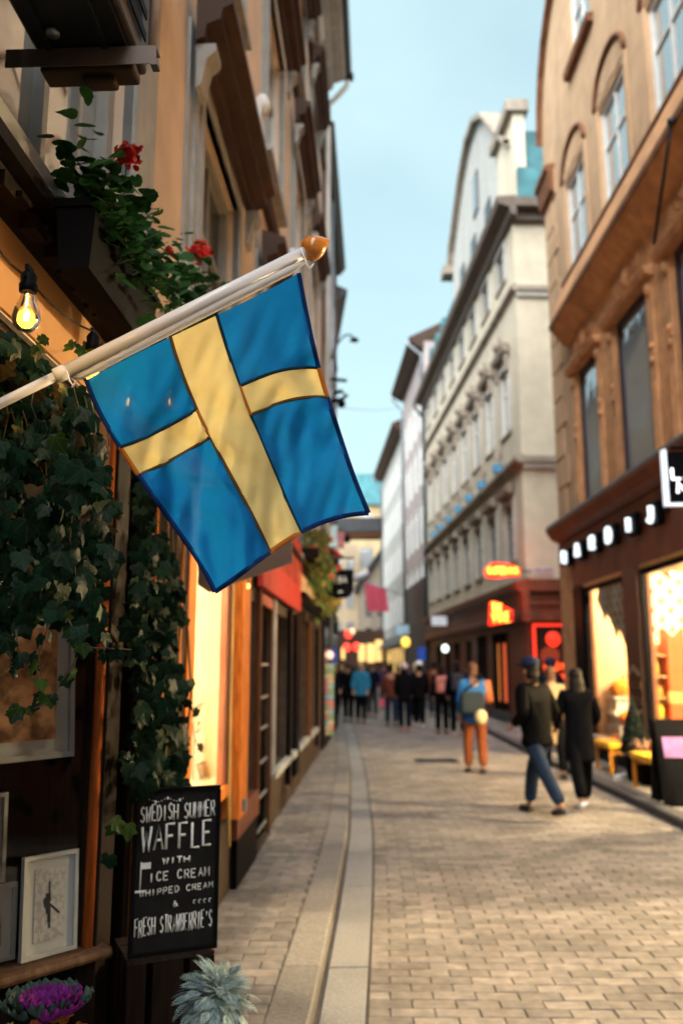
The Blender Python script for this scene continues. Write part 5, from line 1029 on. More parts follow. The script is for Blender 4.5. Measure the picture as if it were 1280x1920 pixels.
for i in range(11):
    for j in range(9): px = 683+(724-683)*i/10+5*j/8; py = (1092+13*i/10)+(1146-1092-13*i/10*.9)*j/8; q = hit(px, py, FW, 1, Yf+.08*sin(i*.9)); g_.append(tuple(q))
m_.add(g_, [(i*9+j, (i+1)*9+j, (i+1)*9+j+1, i*9+j+1) for i in range(10) for j in range(8)], True); m_.build('cloth', cloth('pink cloth', (.62, .1, .16), .3), t); m_ = MB(); m_.tube([hit(680, 1086, FW, 1, Yf), hit(757, 1118, FW, 1, Yf)], .03, 6); m_.build('pole', M_ZINC, t)
t = thing('tube_lamp', 'slanting white tube lamp beside the black hanging sign', 'lamp', FW, (0, 26, 4)); m_ = MB(); m_.tube([hit(661, 1087, FW, 1, 26), hit(690, 1072, FW, 1, 26)], .1, 8); m_.build('tube', mat('white tube', (.75, .8, .88), .4), t); m_ = MB(); m_.tube([hit(661, 1087, FW, 1, 26), hit(600, 1112, FW, 1, 26)], .03, 6); m_.build('bracket', M_DARKMETAL, t)
# ================================================================== RIGHT SHOP: letters, signs, interior
M_LIT = glow('lit white letter', (.8, .93, 1), .28)
for ch, y in zip('NARDIJ', (16.45, 15.48, 14.52, 13.58, 12.59, 11.66)):
    t = thing('sign_letter', {'N': 'lit white N, farthest of the letters on the rust fascia', 'A': 'lit white A, second from the far end of the rust fascia', 'R': 'lit white R, between the A and the D on the rust fascia', 'D': 'lit white D, between the R and the I on the rust fascia', 'I': 'lit white I, between the D and the J on the rust fascia', 'J': 'lit white J touching the framed black sign'}[ch], 'sign letter', FR, (-.12, y, 3.55), 'lit letters on the shop fascia')
    m_ = MB(); letter(m_, ch, (-.2, y+.08, 3.61), (0, -1, 0), (0, 0, 1), .16, .2, .042, wide=.85, n=8); m_.build('face', M_LIT, t)
    MB().box(-.16, -.055, y-.16, y+.16, 3.54, 3.88).build('backing', M_BLACK, t, bevel=.03)
t = thing('letter_rail', 'thin dark rail linking the lit letters on the rust fascia', 'rail', FR, (-.08, 14, 3.7)); MB().box(-.1, -.06, 11.3, 16.7, 3.69, 3.73).build('rail', M_BLACK, t)
t = thing('framed_sign', 'black projecting sign with white letters and a white frame at the edge of the photo', 'sign', FW, (3.8, 9.5, 3.4)); xa, xb, za, zb = 3.46, 4.2, 3.42, 4.04
MB().box(xa+.03, xb, 9.47, 9.53, za+.03, zb).build('panel', M_BLACK, t); m_ = MB(); m_.box(xa, xa+.035, 9.45, 9.55, za, zb+.02); m_.box(xa+.035, xb, 9.46, 9.54, za, za+.025); m_.build('frame', glow('lit white edge', (.75, .88, 1), .16), t)
m_ = MB(); letter(m_, 'LA', (3.55, 9.465, 3.72), (1, 0, 0), (0, 0, 1), .28, .12, .014); letter(m_, 'NO', (3.6, 9.465, 3.56), (1, 0, 0), (0, 0, 1), .28, .12, .014); m_.build('lettering', glow('lit letters', (1, 1, .95), .6), t)
m_ = MB(); m_.tube([(4.27, 9.5, zb+.05), (xa+.1, 9.5, zb+.05)], .02, 8); m_.build('arm', M_BLACK, t)
t = thing('wall_rod', 'long thin dark rod leaning out from the terracotta ledge', 'rod', FR, (-.35, 9.7, 8.4)); m_ = MB(); m_.tube([hit(1258, 228, FR, 0, -.42), hit(1225, 458, FR, 0, -.3)], .022, 8); m_.ball(hit(1258, 228, FR, 0, -.42), .06, 6); m_.build('rod', M_DARKMETAL, t)
for x, y, e in ((2.0, 14.0, 230), (2.0, 9.95, 260), (2.0, 7.3, 300), (.7, 11.6, 25), (.6, 14.9, 22), (.8, 5.0, 60)): lamp('shop_light', FR.pt(x, y, 2.95), e*SHOPK, (1, .76, .42), r=.1)
for i, (px, py, lb) in enumerate(((1130, 1105, 'white hot ceiling spotlight in the first shop window, above the lattice'), (1263, 1072, 'slim ceiling spotlight at the top of the orange column'), (1275, 1063, 'bright ceiling spotlight at the edge of the photo'), (1221, 1178, 'small spotlight fixed beside the hanging lattice in the second window'), (1178, 1180, 'small round spotlight beside the dark pillar'))):
    p = hit(px, py, FR, 0, .9 if i != 3 else .5); t = thing('spotlight', lb, 'spotlight', FR, p, 'shop spotlights'); m_ = MB(); m_.lathe([(.05, .16), (.06, .02), (.06, 0)], p, 12); m_.build('body', M_WHITE, t); MB().lathe([(.07, -.05), (.075, 0)], p, 12).build('lamp_face', glow('spot face', (1, .93, .75), 4), t); MB().tube([p+Vector((0, 0, .16)), (p.x, p.y, 3.12)], .012, 6).build('stem', M_WHITE, t)
M_PAPER = mat('white paper', (.6, .57, .5), .8, var=.03); M_CUT = mat('dark cut-out', (.08, .05, .03), .9)
def lattice(lbl, a0, a1, b, ax, spec):
    t = thing('paper_lattice', lbl, 'window decoration', FR, (b, (a0+a1)/2, 2.2) if ax == 0 else ((a0+a1)/2, b, 2.2), 'hanging paper lattices'); w_, h_ = .3, .3
    for r in range(8):
        for c in range(-1, int((a1-a0)/w_)+2):
            u_ = a0+(c+.5*(r % 2))*w_; z = 3.0-r*h_*.5
            if not (a0 <= u_ <= a1 and spec((u_-a0)/(a1-a0), r)): continue
            P = [(u_-.149, z), (u_, z-.149), (u_+.149, z), (u_, z+.149)]
            MB().prism(P, ax, b-.006, b+.006).build('diamond', M_PAPER, t); MB().prism([(u_-.05, z-.05), (u_+.03, z-.09), (u_+.05, z+.03)], ax, b-.012, b-.0065).build('cut_out', M_CUT, t)
lattice('white paper lattice of diamonds hanging in the first shop window', 13.55, 15.6, .16, 0, lambda f, r: r < 2+6.5*(1-f))
lattice('white paper lattice of diamonds behind the orange column', .3, 1.7, 13.7, 1, lambda f, r: r < 6)
t = thing('orange_column', 'tall red orange column inside the second shop window', 'column', FR, (.9, 11.2, .3)); c = hit(1258, 1200, FR, 0, .8); MB().box(.65, .95, c.y-.17, c.y+.17, .3, 3.1).build('shaft', mat('red orange paint', (.6, .1, .03), .6, var=.1), t, bevel=.02); MB().box(.62, .98, c.y-.2, c.y+.2, 1.05, 1.25).build('ornament_band', mat('gilt band', (.5, .25, .1), .4, .3), t, bevel=.02)
M_PUMP = mat('orange pumpkin', (.75, .28, .03), .5, var=.2, scale=8); M_JAR = [mat('jar amber', (.6, .32, .06), .3), mat('jar cream', (.75, .65, .45), .4), mat('jar brown', (.25, .1, .04), .3), mat('jar yellow', (.7, .5, .05), .4)]
def pumpkin(lbl, p, r):
    t = thing('pumpkin', lbl, 'pumpkin', FR, p, 'pumpkins in the shop window'); m_ = MB(); N, K = 20, 9; vs = []
    for i in range(K):
        ph = pi*(i+.4)/(K-.2)
        for j in range(N): a = 2*pi*j/N; q = r*(1+.07*cos(a*8))*sin(ph); vs.append((p.x+q*cos(a), p.y+q*sin(a), p.z+r*.75-r*.75*cos(ph)))
    m_.add(vs, [(i*N+j, i*N+(j+1) % N, (i+1)*N+(j+1) % N, (i+1)*N+j) for i in range(K-1) for j in range(N)]+[tuple(range(N))[::-1], tuple((K-1)*N+j for j in range(N))], True); m_.build('body', M_PUMP, t)
    m_ = MB(); m_.tube([(p.x, p.y, p.z+r*1.4), (p.x+.02, p.y, p.z+r*1.55), (p.x+.05, p.y+.02, p.z+r*1.9)], r*.14, 6); m_.build('stalk', M_BROWNWOOD, t)
d = thing('display_pedestal', 'stepped white pedestal holding pumpkins in the first shop window', 'pedestal', FR, (.55, 14, .3)); pq = hit(1165, 1290, FR, 0, .55)
m_ = MB(); m_.box(.3, .85, pq.y-.55, pq.y+.4, .3, .62); m_.box(.35, .8, pq.y-.28, pq.y+.22, .62, pq.z-.18); m_.build('block', M_WHITE, d, bevel=.01)
MB().box(.32, .82, pq.y-.32, pq.y+.26, pq.z-.18, pq.z-.15).build('shelf', M_WHITE, d)
pumpkin('orange pumpkin on top of the pedestal', Vector((.55, pq.y, pq.z-.15)), .2); pumpkin('lower orange pumpkin at the foot of the pedestal', Vector((.5, pq.y-.42, .62)), .17); pumpkin('orange pumpkin nearest the dark pillar', Vector((.35, pq.y-.36, .3)), .14)
for k in range(7):
    q = Vector((.33+.05*(k % 2), pq.y-.25+.08*k, .62 if k % 2 else pq.z-.5)); t = thing('white_ornament', 'small white round ornament piled %s below the pumpkins' % ('low' if k % 2 else 'high'), 'ornament', FR, q, 'white ornaments by the pumpkins'); MB().ball(q+Vector((0, 0, .055)), .055, 8).build('ball', M_PAPER, t)
sh = thing('goods_shelf', 'pale wooden shelf of jars behind the dark pillar in the second window', 'shelf', FR, (1, 13.9, .3)); M_SH = wood('pale shelf wood', (.5, .36, .18))
for z in (.5, .83, 1.16, 1.49, 1.82): MB().box(.28, 1.7, 13.74, 14.04, z-.025, z).build('shelf_board', M_SH, sh)
for x in (.28, .99, 1.7): MB().box(x-.02, x+.02, 13.74, 14.04, .3, 2.0).build('upright', M_SH, sh)
MB().box(.28, 1.7, 14.041, 14.06, .3, 2.0).build('back_board', M_SH, sh)
rr = random.Random(3); jm = {}
for k, m in enumerate(M_JAR): jm[k] = shared(MB().lathe([(.05, 0), (.06, .02), (.06, .14), (.04, .17), (.045, .175), (.045, .2)], (0, 0, 0), 12), m, 'jar')
for z, row in ((.5, 'lowest'), (.83, 'second lowest'), (1.16, 'second highest'), (1.49, 'highest')):
    x = .37
    while x < 1.6:
        k = rr.randrange(4); o = bpy.data.objects.new('jar', jm[k]); COL.objects.link(o); o.location = FR.pt(x, rr.uniform(13.84, 13.92), z); o.scale = (1, 1, rr.uniform(.8, 1.2))
        setp(o, '%s jar on the %s shelf row, %s the orange column' % (('amber', 'cream', 'dark brown', 'yellow')[k], row, 'left of' if x < .75 else 'right of'), 'jar', 'jars on the shop shelf'); x += rr.uniform(.15, .22)
# benches, tree, dried grass, shoe, pavement board
def bench(lbl, x0, x1, y0, y1):
    t = thing('bench', lbl, 'bench', FW, ((x0+x1)/2, (y0+y1)/2, PZ), 'yellow benches outside the shop'); m = mat('mustard seat', (.72, .38, .02), .45, var=.08); l_ = mat('mustard legs', (.55, .22, .025), .5)
    MB().box(x0, x1, y0, y1, .44, .53).build('seat', m, t, bevel=.02)
    for x in (x0+.04, x1-.04):
        for y in (y0+.06, y1-.06): MB().box(x-.022, x+.022, y-.022, y+.022, PZ, .44).build('leg', l_, t)
    for y in (y0+.06, y1-.06): MB().box(x0+.06, x1-.06, y-.012, y+.012, .37, .41).build('rail', l_, t)
bench('mustard yellow bench behind the black cone tree, partly hidden by the woman', 3.66, 4.0, 12.95, 13.8); bench('mustard yellow bench nearest the pink poster board', 3.6, 3.98, 10.75, 11.8)
t = thing('cone_tree', 'small black green conical tree in a dark pot between the benches', 'potted tree', FW, (3.86, 12.4, PZ)); rnd = random.Random(14); pot(t, (3.86, 12.4), .11, .15, PZ, .46, M_BLACK); MB().tube([(3.86, 12.4, .4), (3.86, 12.4, 1.25)], [.025, .006], 6).build('trunk', M_BROWNWOOD, t); spots = []
m_ = MB(); m_.lathe([(.17, .44), (.2, .5), (.165, .58), (.18, .62), (.135, .72), (.145, .76), (.1, .87), (.105, .9), (.06, 1.03), (.02, 1.2)], (3.86, 12.4, 0), 13); m_.build('crown', leafmat('dark inner needles', (.006, .011, .009), (0, 0, 0), .8, .05, 0), t)
for k in range(420):
    z = .45+.8*(1-math.sqrt(rnd.random())); r = .23*(1.28-z)/.83; a = rnd.uniform(0, 2*pi); d = Vector((cos(a), sin(a), -.25)); spots.append((Vector((3.86, 12.4, z))+d*r*rnd.uniform(.7, 1.0), basis(d, (0, 0, 1)), rnd.uniform(.08, .13), 0))
scatter(t, [shared(leaf([(0, 0), (.12, .3), (.1, .7), (0, 1)], .5, .1, .2), leafmat('dark needle spray', (.012, .02, .018), (.02, .03, .02), .6, .1, 0), 'needle_spray')], spots, part='needle_spray')
t = thing('dried_grass', 'tuft of brown dried grass in a pot beside the cone tree', 'potted plant', FW, (3.88, 11.98, PZ)); pot(t, (3.88, 11.98), .09, .12, PZ, .4, M_BLACK)
M_DRY = mat('dried grass', (.3, .16, .1), .8, island=.3)
for k in range(60):
    a = rnd.uniform(0, 2*pi); r = rnd.uniform(.12, .34); h_ = rnd.uniform(.08, .3); b0 = Vector((3.88, 11.98, .38)); d = Vector((cos(a), sin(a), 0)); MB().tube([b0, b0+d*r*.5+Vector((0, 0, h_)), b0+d*r+Vector((0, 0, h_*.7))], [.006, .008, .001], 4).build('blade', M_DRY, t)
t = thing('trainer_shoe', 'white trainer shoe left on the pavement in front of the dark pot', 'shoe', FW, (3.74, 12.55, PZ)); m_ = MB(); bx, by = 3.74, 12.5
prof = [(-.14, .045, .075), (-.08, .05, .11), (0, .05, .09), (.08, .055, .06), (.14, .045, .045), (.16, .02, .03)]; vs = []
for u_, w_, h_ in prof:
    for a in range(8): an = 2*pi*a/8; vs.append((bx-u_, by+w_*cos(an), PZ+.022+h_*.5+h_*.5*sin(an)))
m_.add(vs, [(i*8+a, i*8+(a+1) % 8, (i+1)*8+(a+1) % 8, (i+1)*8+a) for i in range(5) for a in range(8)]+[tuple(range(8))[::-1], tuple(40+a for a in range(8))], True); m_.build('upper', M_WHITE, t); m_ = MB(); m_.prism([(bx-.165, by-.03), (bx-.1, by-.055), (bx+.12, by-.05), (bx+.145, by), (bx+.12, by+.05), (bx-.1, by+.055), (bx-.165, by+.03)], 2, PZ, PZ+.03); m_.build('sole', M_PAPER, t)
t = thing('pavement_board', 'black pavement board with a pink and lilac poster at the edge of the photo', 'pavement sign', FR, (-.5, 10.2, PZ))
def tilt(x0, y0, x1, y1, z0, z1, th, m, nm): MB().add([(x0, y0, z0)], []) if 0 else None
m_ = MB(); m_.add([(-.78, 10.62, PZ), (-.2, 10.62, PZ), (-.2, 10.45, 1.03), (-.78, 10.45, 1.03), (-.78, 10.58, PZ), (-.2, 10.58, PZ), (-.2, 10.41, 1.03), (-.78, 10.41, 1.03)], [(0, 1, 2, 3), (7, 6, 5, 4), (0, 4, 5, 1), (1, 5, 6, 2), (2, 6, 7, 3), (3, 7, 4, 0)])
m_.add([(-.78, 10.2, PZ), (-.2, 10.2, PZ), (-.2, 10.41, 1.03), (-.78, 10.41, 1.03), (-.78, 10.16, PZ), (-.2, 10.16, PZ), (-.2, 10.37, 1.03), (-.78, 10.37, 1.03)], [(0, 1, 2, 3), (7, 6, 5, 4), (0, 4, 5, 1), (1, 5, 6, 2), (2, 6, 7, 3), (3, 7, 4, 0)]); m_.build('board', M_BLACK, t)
m_ = MB(); m_.quad((-.71, 10.185, .18), (-.22, 10.185, .18), (-.22, 10.325, .83), (-.71, 10.325, .83)); m_.build('poster', mat('lilac pink poster', (.3, .13, .34), .6, var=.25, scale=5), t)
# ================================================================== CORNER BUILDING: neon, pots, far things
M_POT = mat('blue glazed pot', (.12, .36, .62), .3)
for i, y in enumerate((2.3, 4.6, 6.8, 8.95, 11.1, 13.2, 15.1)):
    t = thing('blue_urn', 'bright blue urn on the cream string course, %s' % ('nearest the corner', 'second from the corner', 'third from the corner', 'in the middle of the row', 'third from the teal drainpipe', 'second from the teal drainpipe', 'nearest the teal drainpipe')[i], 'urn', FQ, (-.24, y, 7.2), 'blue urns along the string course')
    MB().lathe([(.08, 0), (.14, .08), (.18, .2), (.16, .28), (.19, .31)], (-.12, y, 7.165), 12).build('bowl', M_POT, t)
    m_ = MB(); rr = random.Random(i)
    for k in range(14): a = rr.uniform(0, 2*pi); m_.add([(-.12, y, 7.5), (-.12+.1*cos(a)-.02, y+.1*sin(a), 7.75), (-.12+.22*cos(a), y+.22*sin(a), 7.9+rr.uniform(0, .15)), (-.12+.1*cos(a)+.05, y+.1*sin(a)+.05, 7.7)], [(0, 1, 2, 3)])
    m_.build('plant', mat('pale stiff leaf', (.5, .42, .35), .7), t, kind='stuff')
M_NR, M_NY = glow('red neon', (1, .03, .01), .42), glow('yellow neon', (1, .5, .05), .75)
def neon(lbl, words, x0, x1, z0, z1, y, rows):
    t = thing('neon_sign', lbl, 'neon sign', FW, ((x0+x1)/2, y, z0)); W_, H_ = x1-x0, z1-z0
    m_ = MB(); m_.prism([(x0+W_*a, z0+H_*b) for a, b in rows], 1, y, y+.08); m_.build('backing', M_DARKMETAL, t)
    m_ = MB(); P = [(x0+W_*a, y-.02, z0+H_*b) for a, b in rows]; m_.tube(P+[P[0]], .02, 6); m_.build('outline_tube', M_NR, t)
    m_ = MB()
    for txt, a, b, c, d in words: letter(m_, txt, (x0+W_*a, y-.03, z0+H_*c), (1, 0, 0), (0, 0, 1), W_*(b-a), H_*(d-c), .022, .06, 6, .86)
    m_.build('lettering_tube', M_NY, t); m_ = MB(); m_.tube([((x0+x1)/2, y+.09, z0+H_*.5), (x1+.3, y+.09, z0+H_*.5), (4.5, y+.35, z0+H_*.5)], .02, 6); m_.build('bracket', M_DARKMETAL, t)
    lamp('neon_light', ((x0+x1)/2, y-.25, (z0+z1)/2), 9, (1, .13, .03), r=.25)
Yn = 22.1; neon('long red outlined neon sign with yellow script lettering, upper of the two', [('CATTELINA', .1, .95, .28, .72)], ax_(905, Yn), ax_(972, Yn), az(1084, Yn), az(1057, Yn), Yn, [(0, .45), (.12, .85), (.3, 1), (.7, .9), (1, .6), (.98, .15), (.55, .1), (.3, 0), (.05, .1)])
Yn = 22.0; neon('red outlined neon sign with two yellow words, lower of the two', [('THE', .14, .6, .58, .92), ('VINE', .14, .92, .12, .52)], ax_(911, Yn), ax_(954, Yn), az(1172, Yn), az(1129, Yn), Yn, [(0, 0), (1, .18), (1, .62), (.6, .8), (.28, 1), (.08, 1)])
t = thing('neon_window', 'dark window edged in red neon with a red round emblem and script', 'window sign', FQ, (.65, -.05, 1.1)); m_ = MB(); m_.box(.05, 1.35, -.03, -.004, .9, 2.8); m_.build('pane', M_DARKGLASS, t)
m_ = MB(); m_.box(.1, .17, -.07, -.031, 1.0, 2.72); m_.box(1.18, 1.25, -.07, -.031, 1.0, 2.72); m_.box(.17, 1.18, -.07, -.031, 2.65, 2.72); m_.build('neon_border', glow('dull red neon', (1, .045, .02), .17), t)
m_ = MB(); m_.lathe([(.19, 0), (.19, .02)], (.63, -.04, 2.33), 24, (0, -1, 0)); o = m_.build('emblem', glow('dull red disc', (1, .06, .025), .15), t); m_ = MB(); m_.tube([(.63+.12*cos(a), -.064, 2.33+.12*sin(a)) for a in [2*pi*k/16 for k in range(17)]], .012, 6); letter(m_, 'U', (.585, -.064, 2.26), (1, 0, 0), (0, 0, 1), .12, .14, .012); m_.build('emblem_mark', mat('dark red mark', (.15, .01, .01), .5), t)
m_ = MB(); letter(m_, 'SABINA', (.34, -.06, 1.5), (1, 0, .12), (0, 0, 1), .85, .16, .03, .08, wide=.9); letter(m_, 'CANTEEN', (.42, -.06, 1.3), (1, 0, .0), (0, 0, 1), .75, .11, .026, .08, wide=.9); m_.build('script', glow('orange red neon', (1, .1, .02), .24), t)
lamp('neon_light', FQ.pt(.65, -.4, 1.9), 4, (1, .12, .04), r=.3)
t = thing('street_name_plate', 'pale street name plate on the side wall of the cream house', 'sign', FQ, (.45, -.02, 4.05)); MB().box(.2, .72, -.03, -.004, 4.0, 4.18).build('plate', mat('lilac grey plate', (.55, .45, .5), .5), t); m_ = MB(); letter(m_, 'GAMLA GATAN', (.23, -.032, 4.1), (1, 0, 0), (0, 0, 1), .46, .05, .007); m_.build('lettering', M_SLATE, t)
for lb, px0, px1, py0, py1, Y, m, e in (('white rectangular sign standing out from the cream corner house', 808, 837, 1155, 1173, 33, mat('white acrylic sign', (.75, .8, .88), .5), 0), ('pale blue and red sign far up the right side', 742, 766, 1172, 1190, 44, mat('pale blue sign', (.4, .6, .75), .5), 0), ('blue sign with a white mark beside the far drainpipe', 782, 797, 1213, 1240, 34, mat('royal blue sign', (.02, .09, .5), .4), 0)):
    q0, q1 = hit(px0, py1, FW, 1, Y), hit(px1, py0, FW, 1, Y); t = thing('hanging_sign', lb, 'sign', FW, q0); MB().box(q0.x, q1.x, Y-.03, Y+.03, q0.z, q1.z).build('panel', m, t); MB().tube([(q1.x, Y, q1.z-.1), (q1.x+.9, Y+.3, q1.z-.1)], .02, 6).build('bracket', M_DARKMETAL, t)
for lb, px, py, Y, r, c, e in (('red round lamp far up the street, upper one', 653, 1189, 46, .2, (1, .05, .03), 3), ('red round lamp far up the street, lower left one', 650, 1214, 46, .2, (1, .05, .03), 3), ('red round lamp far up the street, lower right one', 668, 1213, 46, .2, (1, .05, .03), 3), ('yellow glowing lamp under the pale blue sign', 760, 1204, 42, .22, (1, .6, .08), 2), ('small white globe lamp by the cream corner house', 834, 1216, 31, .12, (.8, 1, .95), 3), ('warm white lamp above the upper red one', 660, 1184, 47, .14, (1, .7, .4), 2)):
    q = hit(px, py, FW, 1, Y); t = thing('street_lantern', lb, 'lantern', FW, q, 'small lamps far up the street'); MB().ball(q, r, 8, (1, .6, 1.15)).build('globe', glow('lantern %d' % py, c, e*.16), t)
    m_ = MB(); m_.ball(q+Vector((0, 0, .02)), r*.35, 5); m_.build('core', glow('lantern core', (1, .85, .6), 2), t); MB().tube([q+Vector((0, 0, r)), q+Vector((0, 0, r+.4))], .02, 6).build('stem', M_DARKMETAL, t)
M_FARSHOP = glow('lit far shop window', (1, .62, .2), .13)
FARW = thing('market_hall', 'row of lit yellow shop windows at the far end of the street', 'shop front', FW, (1, 63, 0)); MB().box(-4, 2.3, 63, 63.5, -.1, 4.2).build('wall', M_BROWNTRIM, FARW)
for px0, px1, py0, py1 in ((672, 684, 1208, 1240), (688, 702, 1207, 1242), (704, 716, 1200, 1240), (625, 634, 1212, 1240), (640, 646, 1214, 1236)): a, b = hit(px0, py1, FW, 1, 63), hit(px1, py0, FW, 1, 63); MB().box(a.x, b.x, 62.9, 62.99, a.z, b.z).build('lit_window', M_FARSHOP, FARW)
for y0, y1, z0, z1 in ((28.0, 28.8, .9, 2.4), (30.5, 31, .7, 2.3), (33, 33.7, .8, 2.5), (36, 36.8, .8, 2.4)): MB().box(-.09, -.061, y0, y1, z0, z1).build('lit_window', M_FARSHOP, W3)
for y0, y1, z0, z1 in ((8.05, 8.35, .5, 2.35), (10.5, 10.8, .5, 2.3), (13.0, 13.3, .6, 2.2)): MB().box(.06, .079, y0, y1, z0, z1).build('lit_curtain', glow('lit curtain', (1, .52, .13), .13), Q)
for k, (a, b, m) in enumerate(((2.6, 3.2, glow('red lit poster', (1, .16, .05), .09)), (3.25, 3.9, glow('orange lit poster', (1, .32, .07), .1)))): MB().box(.06, .079, a, b, .6, 2.3).build('lit_poster', m, Q)
# ================================================================== PEOPLE
def skinned(name, verts, edges, radii, root, m, parent, sub_=2, kind=None):
    me = bpy.data.meshes.new(name); me.from_pydata([tuple(v) for v in verts], edges, []); o = bpy.data.objects.new(name, me); COL.objects.link(o)
    md = o.modifiers.new('skin', 'SKIN'); md.use_smooth_shade = True
    for i, r in enumerate(radii): me.skin_vertices[0].data[i].radius = r if isinstance(r, tuple) else (r, r); me.skin_vertices[0].data[i].use_root = (i == root)
    s_ = o.modifiers.new('sub', 'SUBSURF'); s_.levels = sub_; s_.render_levels = sub_
    SKINS.append((o, m, parent)); return o
SKINS = []
def bake():
    bpy.context.view_layer.update(); dg = bpy.context.evaluated_depsgraph_get(); res = []
    for o, m, p in SKINS: res.append(bpy.data.meshes.new_from_object(o.evaluated_get(dg)))
    for (o, m, p), me in zip(SKINS, res):
        o.modifiers.clear(); o.data = me; me.materials.clear(); me.materials.append(m); o.parent = p
        for f in me.polygons: f.use_smooth = True
M_SKIN = mat('skin', (.36, .19, .125), .55, var=.06); M_SOLE = mat('dark sole', (.02, .02, .02), .7)
def person(lbl, X, Y, face, h, legs, arms, coat, trous, shoes, hair, hairlen=0, hat=None, long_=0.0, bulk=1.0, group=None, z0=0.0, lean=0.04):
    """standing or walking figure built in its own space (facing +y), then turned by `face`; legs and arms are joint angles in degrees"""
    f = Frame(X, Y, radians(face), z0); t = thing('person', lbl, 'person', f, (0, 0, 0), group); t.o.location = (X, Y, z0); k = h/1.75
    V = lambda x, y, z: Vector((x*k, y*k, z*k))
    joints = []
    foot_min = 9
    for s_, (a, b) in zip((-1, 1), legs):
        hip = V(s_*.092, 0, .93); d1 = Vector((s_*.01, sin(radians(a)), -cos(radians(a)))); kn = hip+d1*.44*k; d2 = Vector((0, sin(radians(a-b)), -cos(radians(a-b)))); an = kn+d2*.41*k; joints.append((hip, kn, an, d2)); foot_min = min(foot_min, an.z)
    dz = Vector((0, 0, .085*k-foot_min))
    joints = [(a+dz, b+dz, c+dz, d) for a, b, c, d in joints]
    pel = V(0, 0, .95)+dz; wai = V(0, lean*.3, 1.08)+dz; che = V(0, lean, 1.3)+dz; nb = V(0, lean*1.3, 1.47)+dz; hd = V(0, lean*1.5+.02, 1.6)+dz; tp = V(0, lean*1.5+.01, 1.7)+dz
    AR = []
    for s_, (a, b, sp) in zip((-1, 1), arms):
        sh_ = che+V(s_*.18, 0, .1); d1 = Vector((s_*sin(radians(sp)), sin(radians(a)), -cos(radians(a))*cos(radians(sp)))); el = sh_+d1*.29*k; d2 = Vector((-s_*sin(radians(sp))*.6, sin(radians(a+b)), -cos(radians(a+b)))); wr = el+d2.normalized()*.25*k; AR.append((sh_, el, wr, d2.normalized()))
    # one continuous body: trunk, neck, head, arms with fingers, legs
    vs, es, rs = [], [], []
    def add(p, r, par=None): vs.append(p); rs.append((r*k, r*k) if not isinstance(r, tuple) else (r[0]*k, r[1]*k)); (es.append((par, len(vs)-1)) if par is not None else None); return len(vs)-1
    ip = add(pel, (.1, .075)); iw = add(wai, (.11, .08), ip); ic = add(che, (.14, .1), iw); inb = add(nb, .055, ic); ih = add(hd, (.072, .09), inb); add(tp, (.06, .075), ih)
    for (hip, kn, an, d2), s_ in zip(joints, (-1, 1)):
        a = add(hip, .055, ip); b = add(kn, .042, a); c = add(an, .03, b); add(an+V(0, .1, -.045), .03, c)
    for (sh_, el, wr, d2), s_ in zip(AR, (-1, 1)):
        a = add(sh_, .05, ic); b = add(el, .038, a); c = add(wr, .027, b); pm = add(wr+d2*.06*k, (.032, .02), c); fw = Vector((0, 1, 0)).cross(d2); fw = fw.normalized() if fw.length > .2 else Vector((1, 0, 0))
        for q in range(4): tipv = wr+d2*(.135-.008*abs(q-1.4))*k+fw*(q-1.5)*.018*k+Vector((0, .012, 0)); add(tipv, .0085, pm)
        add(wr+d2*.075*k+fw*.045*k, .0095, c)
    skinned('body', vs, es, rs, 0, M_SKIN, t.o)
    # face: nose, ears, eyes
    m_ = MB(); m_.ball(hd+V(0, .1, -.005), .014*k, 5, (.8, 1, 1.2)); m_.ball(hd+V(.078, 0, 0), .02*k, 5, (.4, 1, 1.5)); m_.ball(hd+V(-.078, 0, 0), .02*k, 5, (.4, 1, 1.5)); m_.build('face_feature', M_SKIN, t)
    m_ = MB(); m_.ball(hd+V(.03, .085, .025), .009*k, 5); m_.ball(hd+V(-.03, .085, .025), .009*k, 5); m_.obox(hd+V(0, .09, -.045), (.04*k, .008*k, .006*k)); m_.build('eyes_and_mouth', M_SOLE, t)
    # coat
    vs, es, rs = [], [], []; hem = .84-long_
    ip = add(V(0, 0, hem)+dz, (.19*bulk, .13*bulk)); iw = add(wai, (.165*bulk, .125*bulk), ip); ic = add(che, (.185*bulk, .135*bulk), iw); i2 = add(nb+V(0, 0, -.03), (.095, .085), ic); add(nb+V(0, -.01, .065), (.085, .09), i2)
    add(V(0, 0, hem-.09)+dz, (.2*bulk, .14*bulk), ip)
    if long_ > .1: add(V(0, 0, hem+long_*.5)+dz, (.185*bulk, .13*bulk)); es.remove((ip, iw)); es.append((ip, len(vs)-1)); es.append((len(vs)-1, iw))
    for (sh_, el, wr, d2), s_ in zip(AR, (-1, 1)): a = add(sh_, .072*bulk, ic); b = add(el, .06*bulk, a); add(wr+d2*-.01*k, .046*bulk, b)
    skinned('coat', vs, es, rs, iw, coat, t.o)
    vs, es, rs = [], [], []; ip = add(pel+V(0, 0, -.03), (.15, .112)); add(pel+V(0, 0, .08), (.12, .09), ip)
    for (hip, kn, an, d2), s_ in zip(joints, (-1, 1)): a = add(hip+V(0, 0, -.1), .11, ip); b = add(kn, .084, a); add(an+d2*-.02*k, .074, b)
    skinned('trousers', vs, es, rs, 0, trous, t.o)
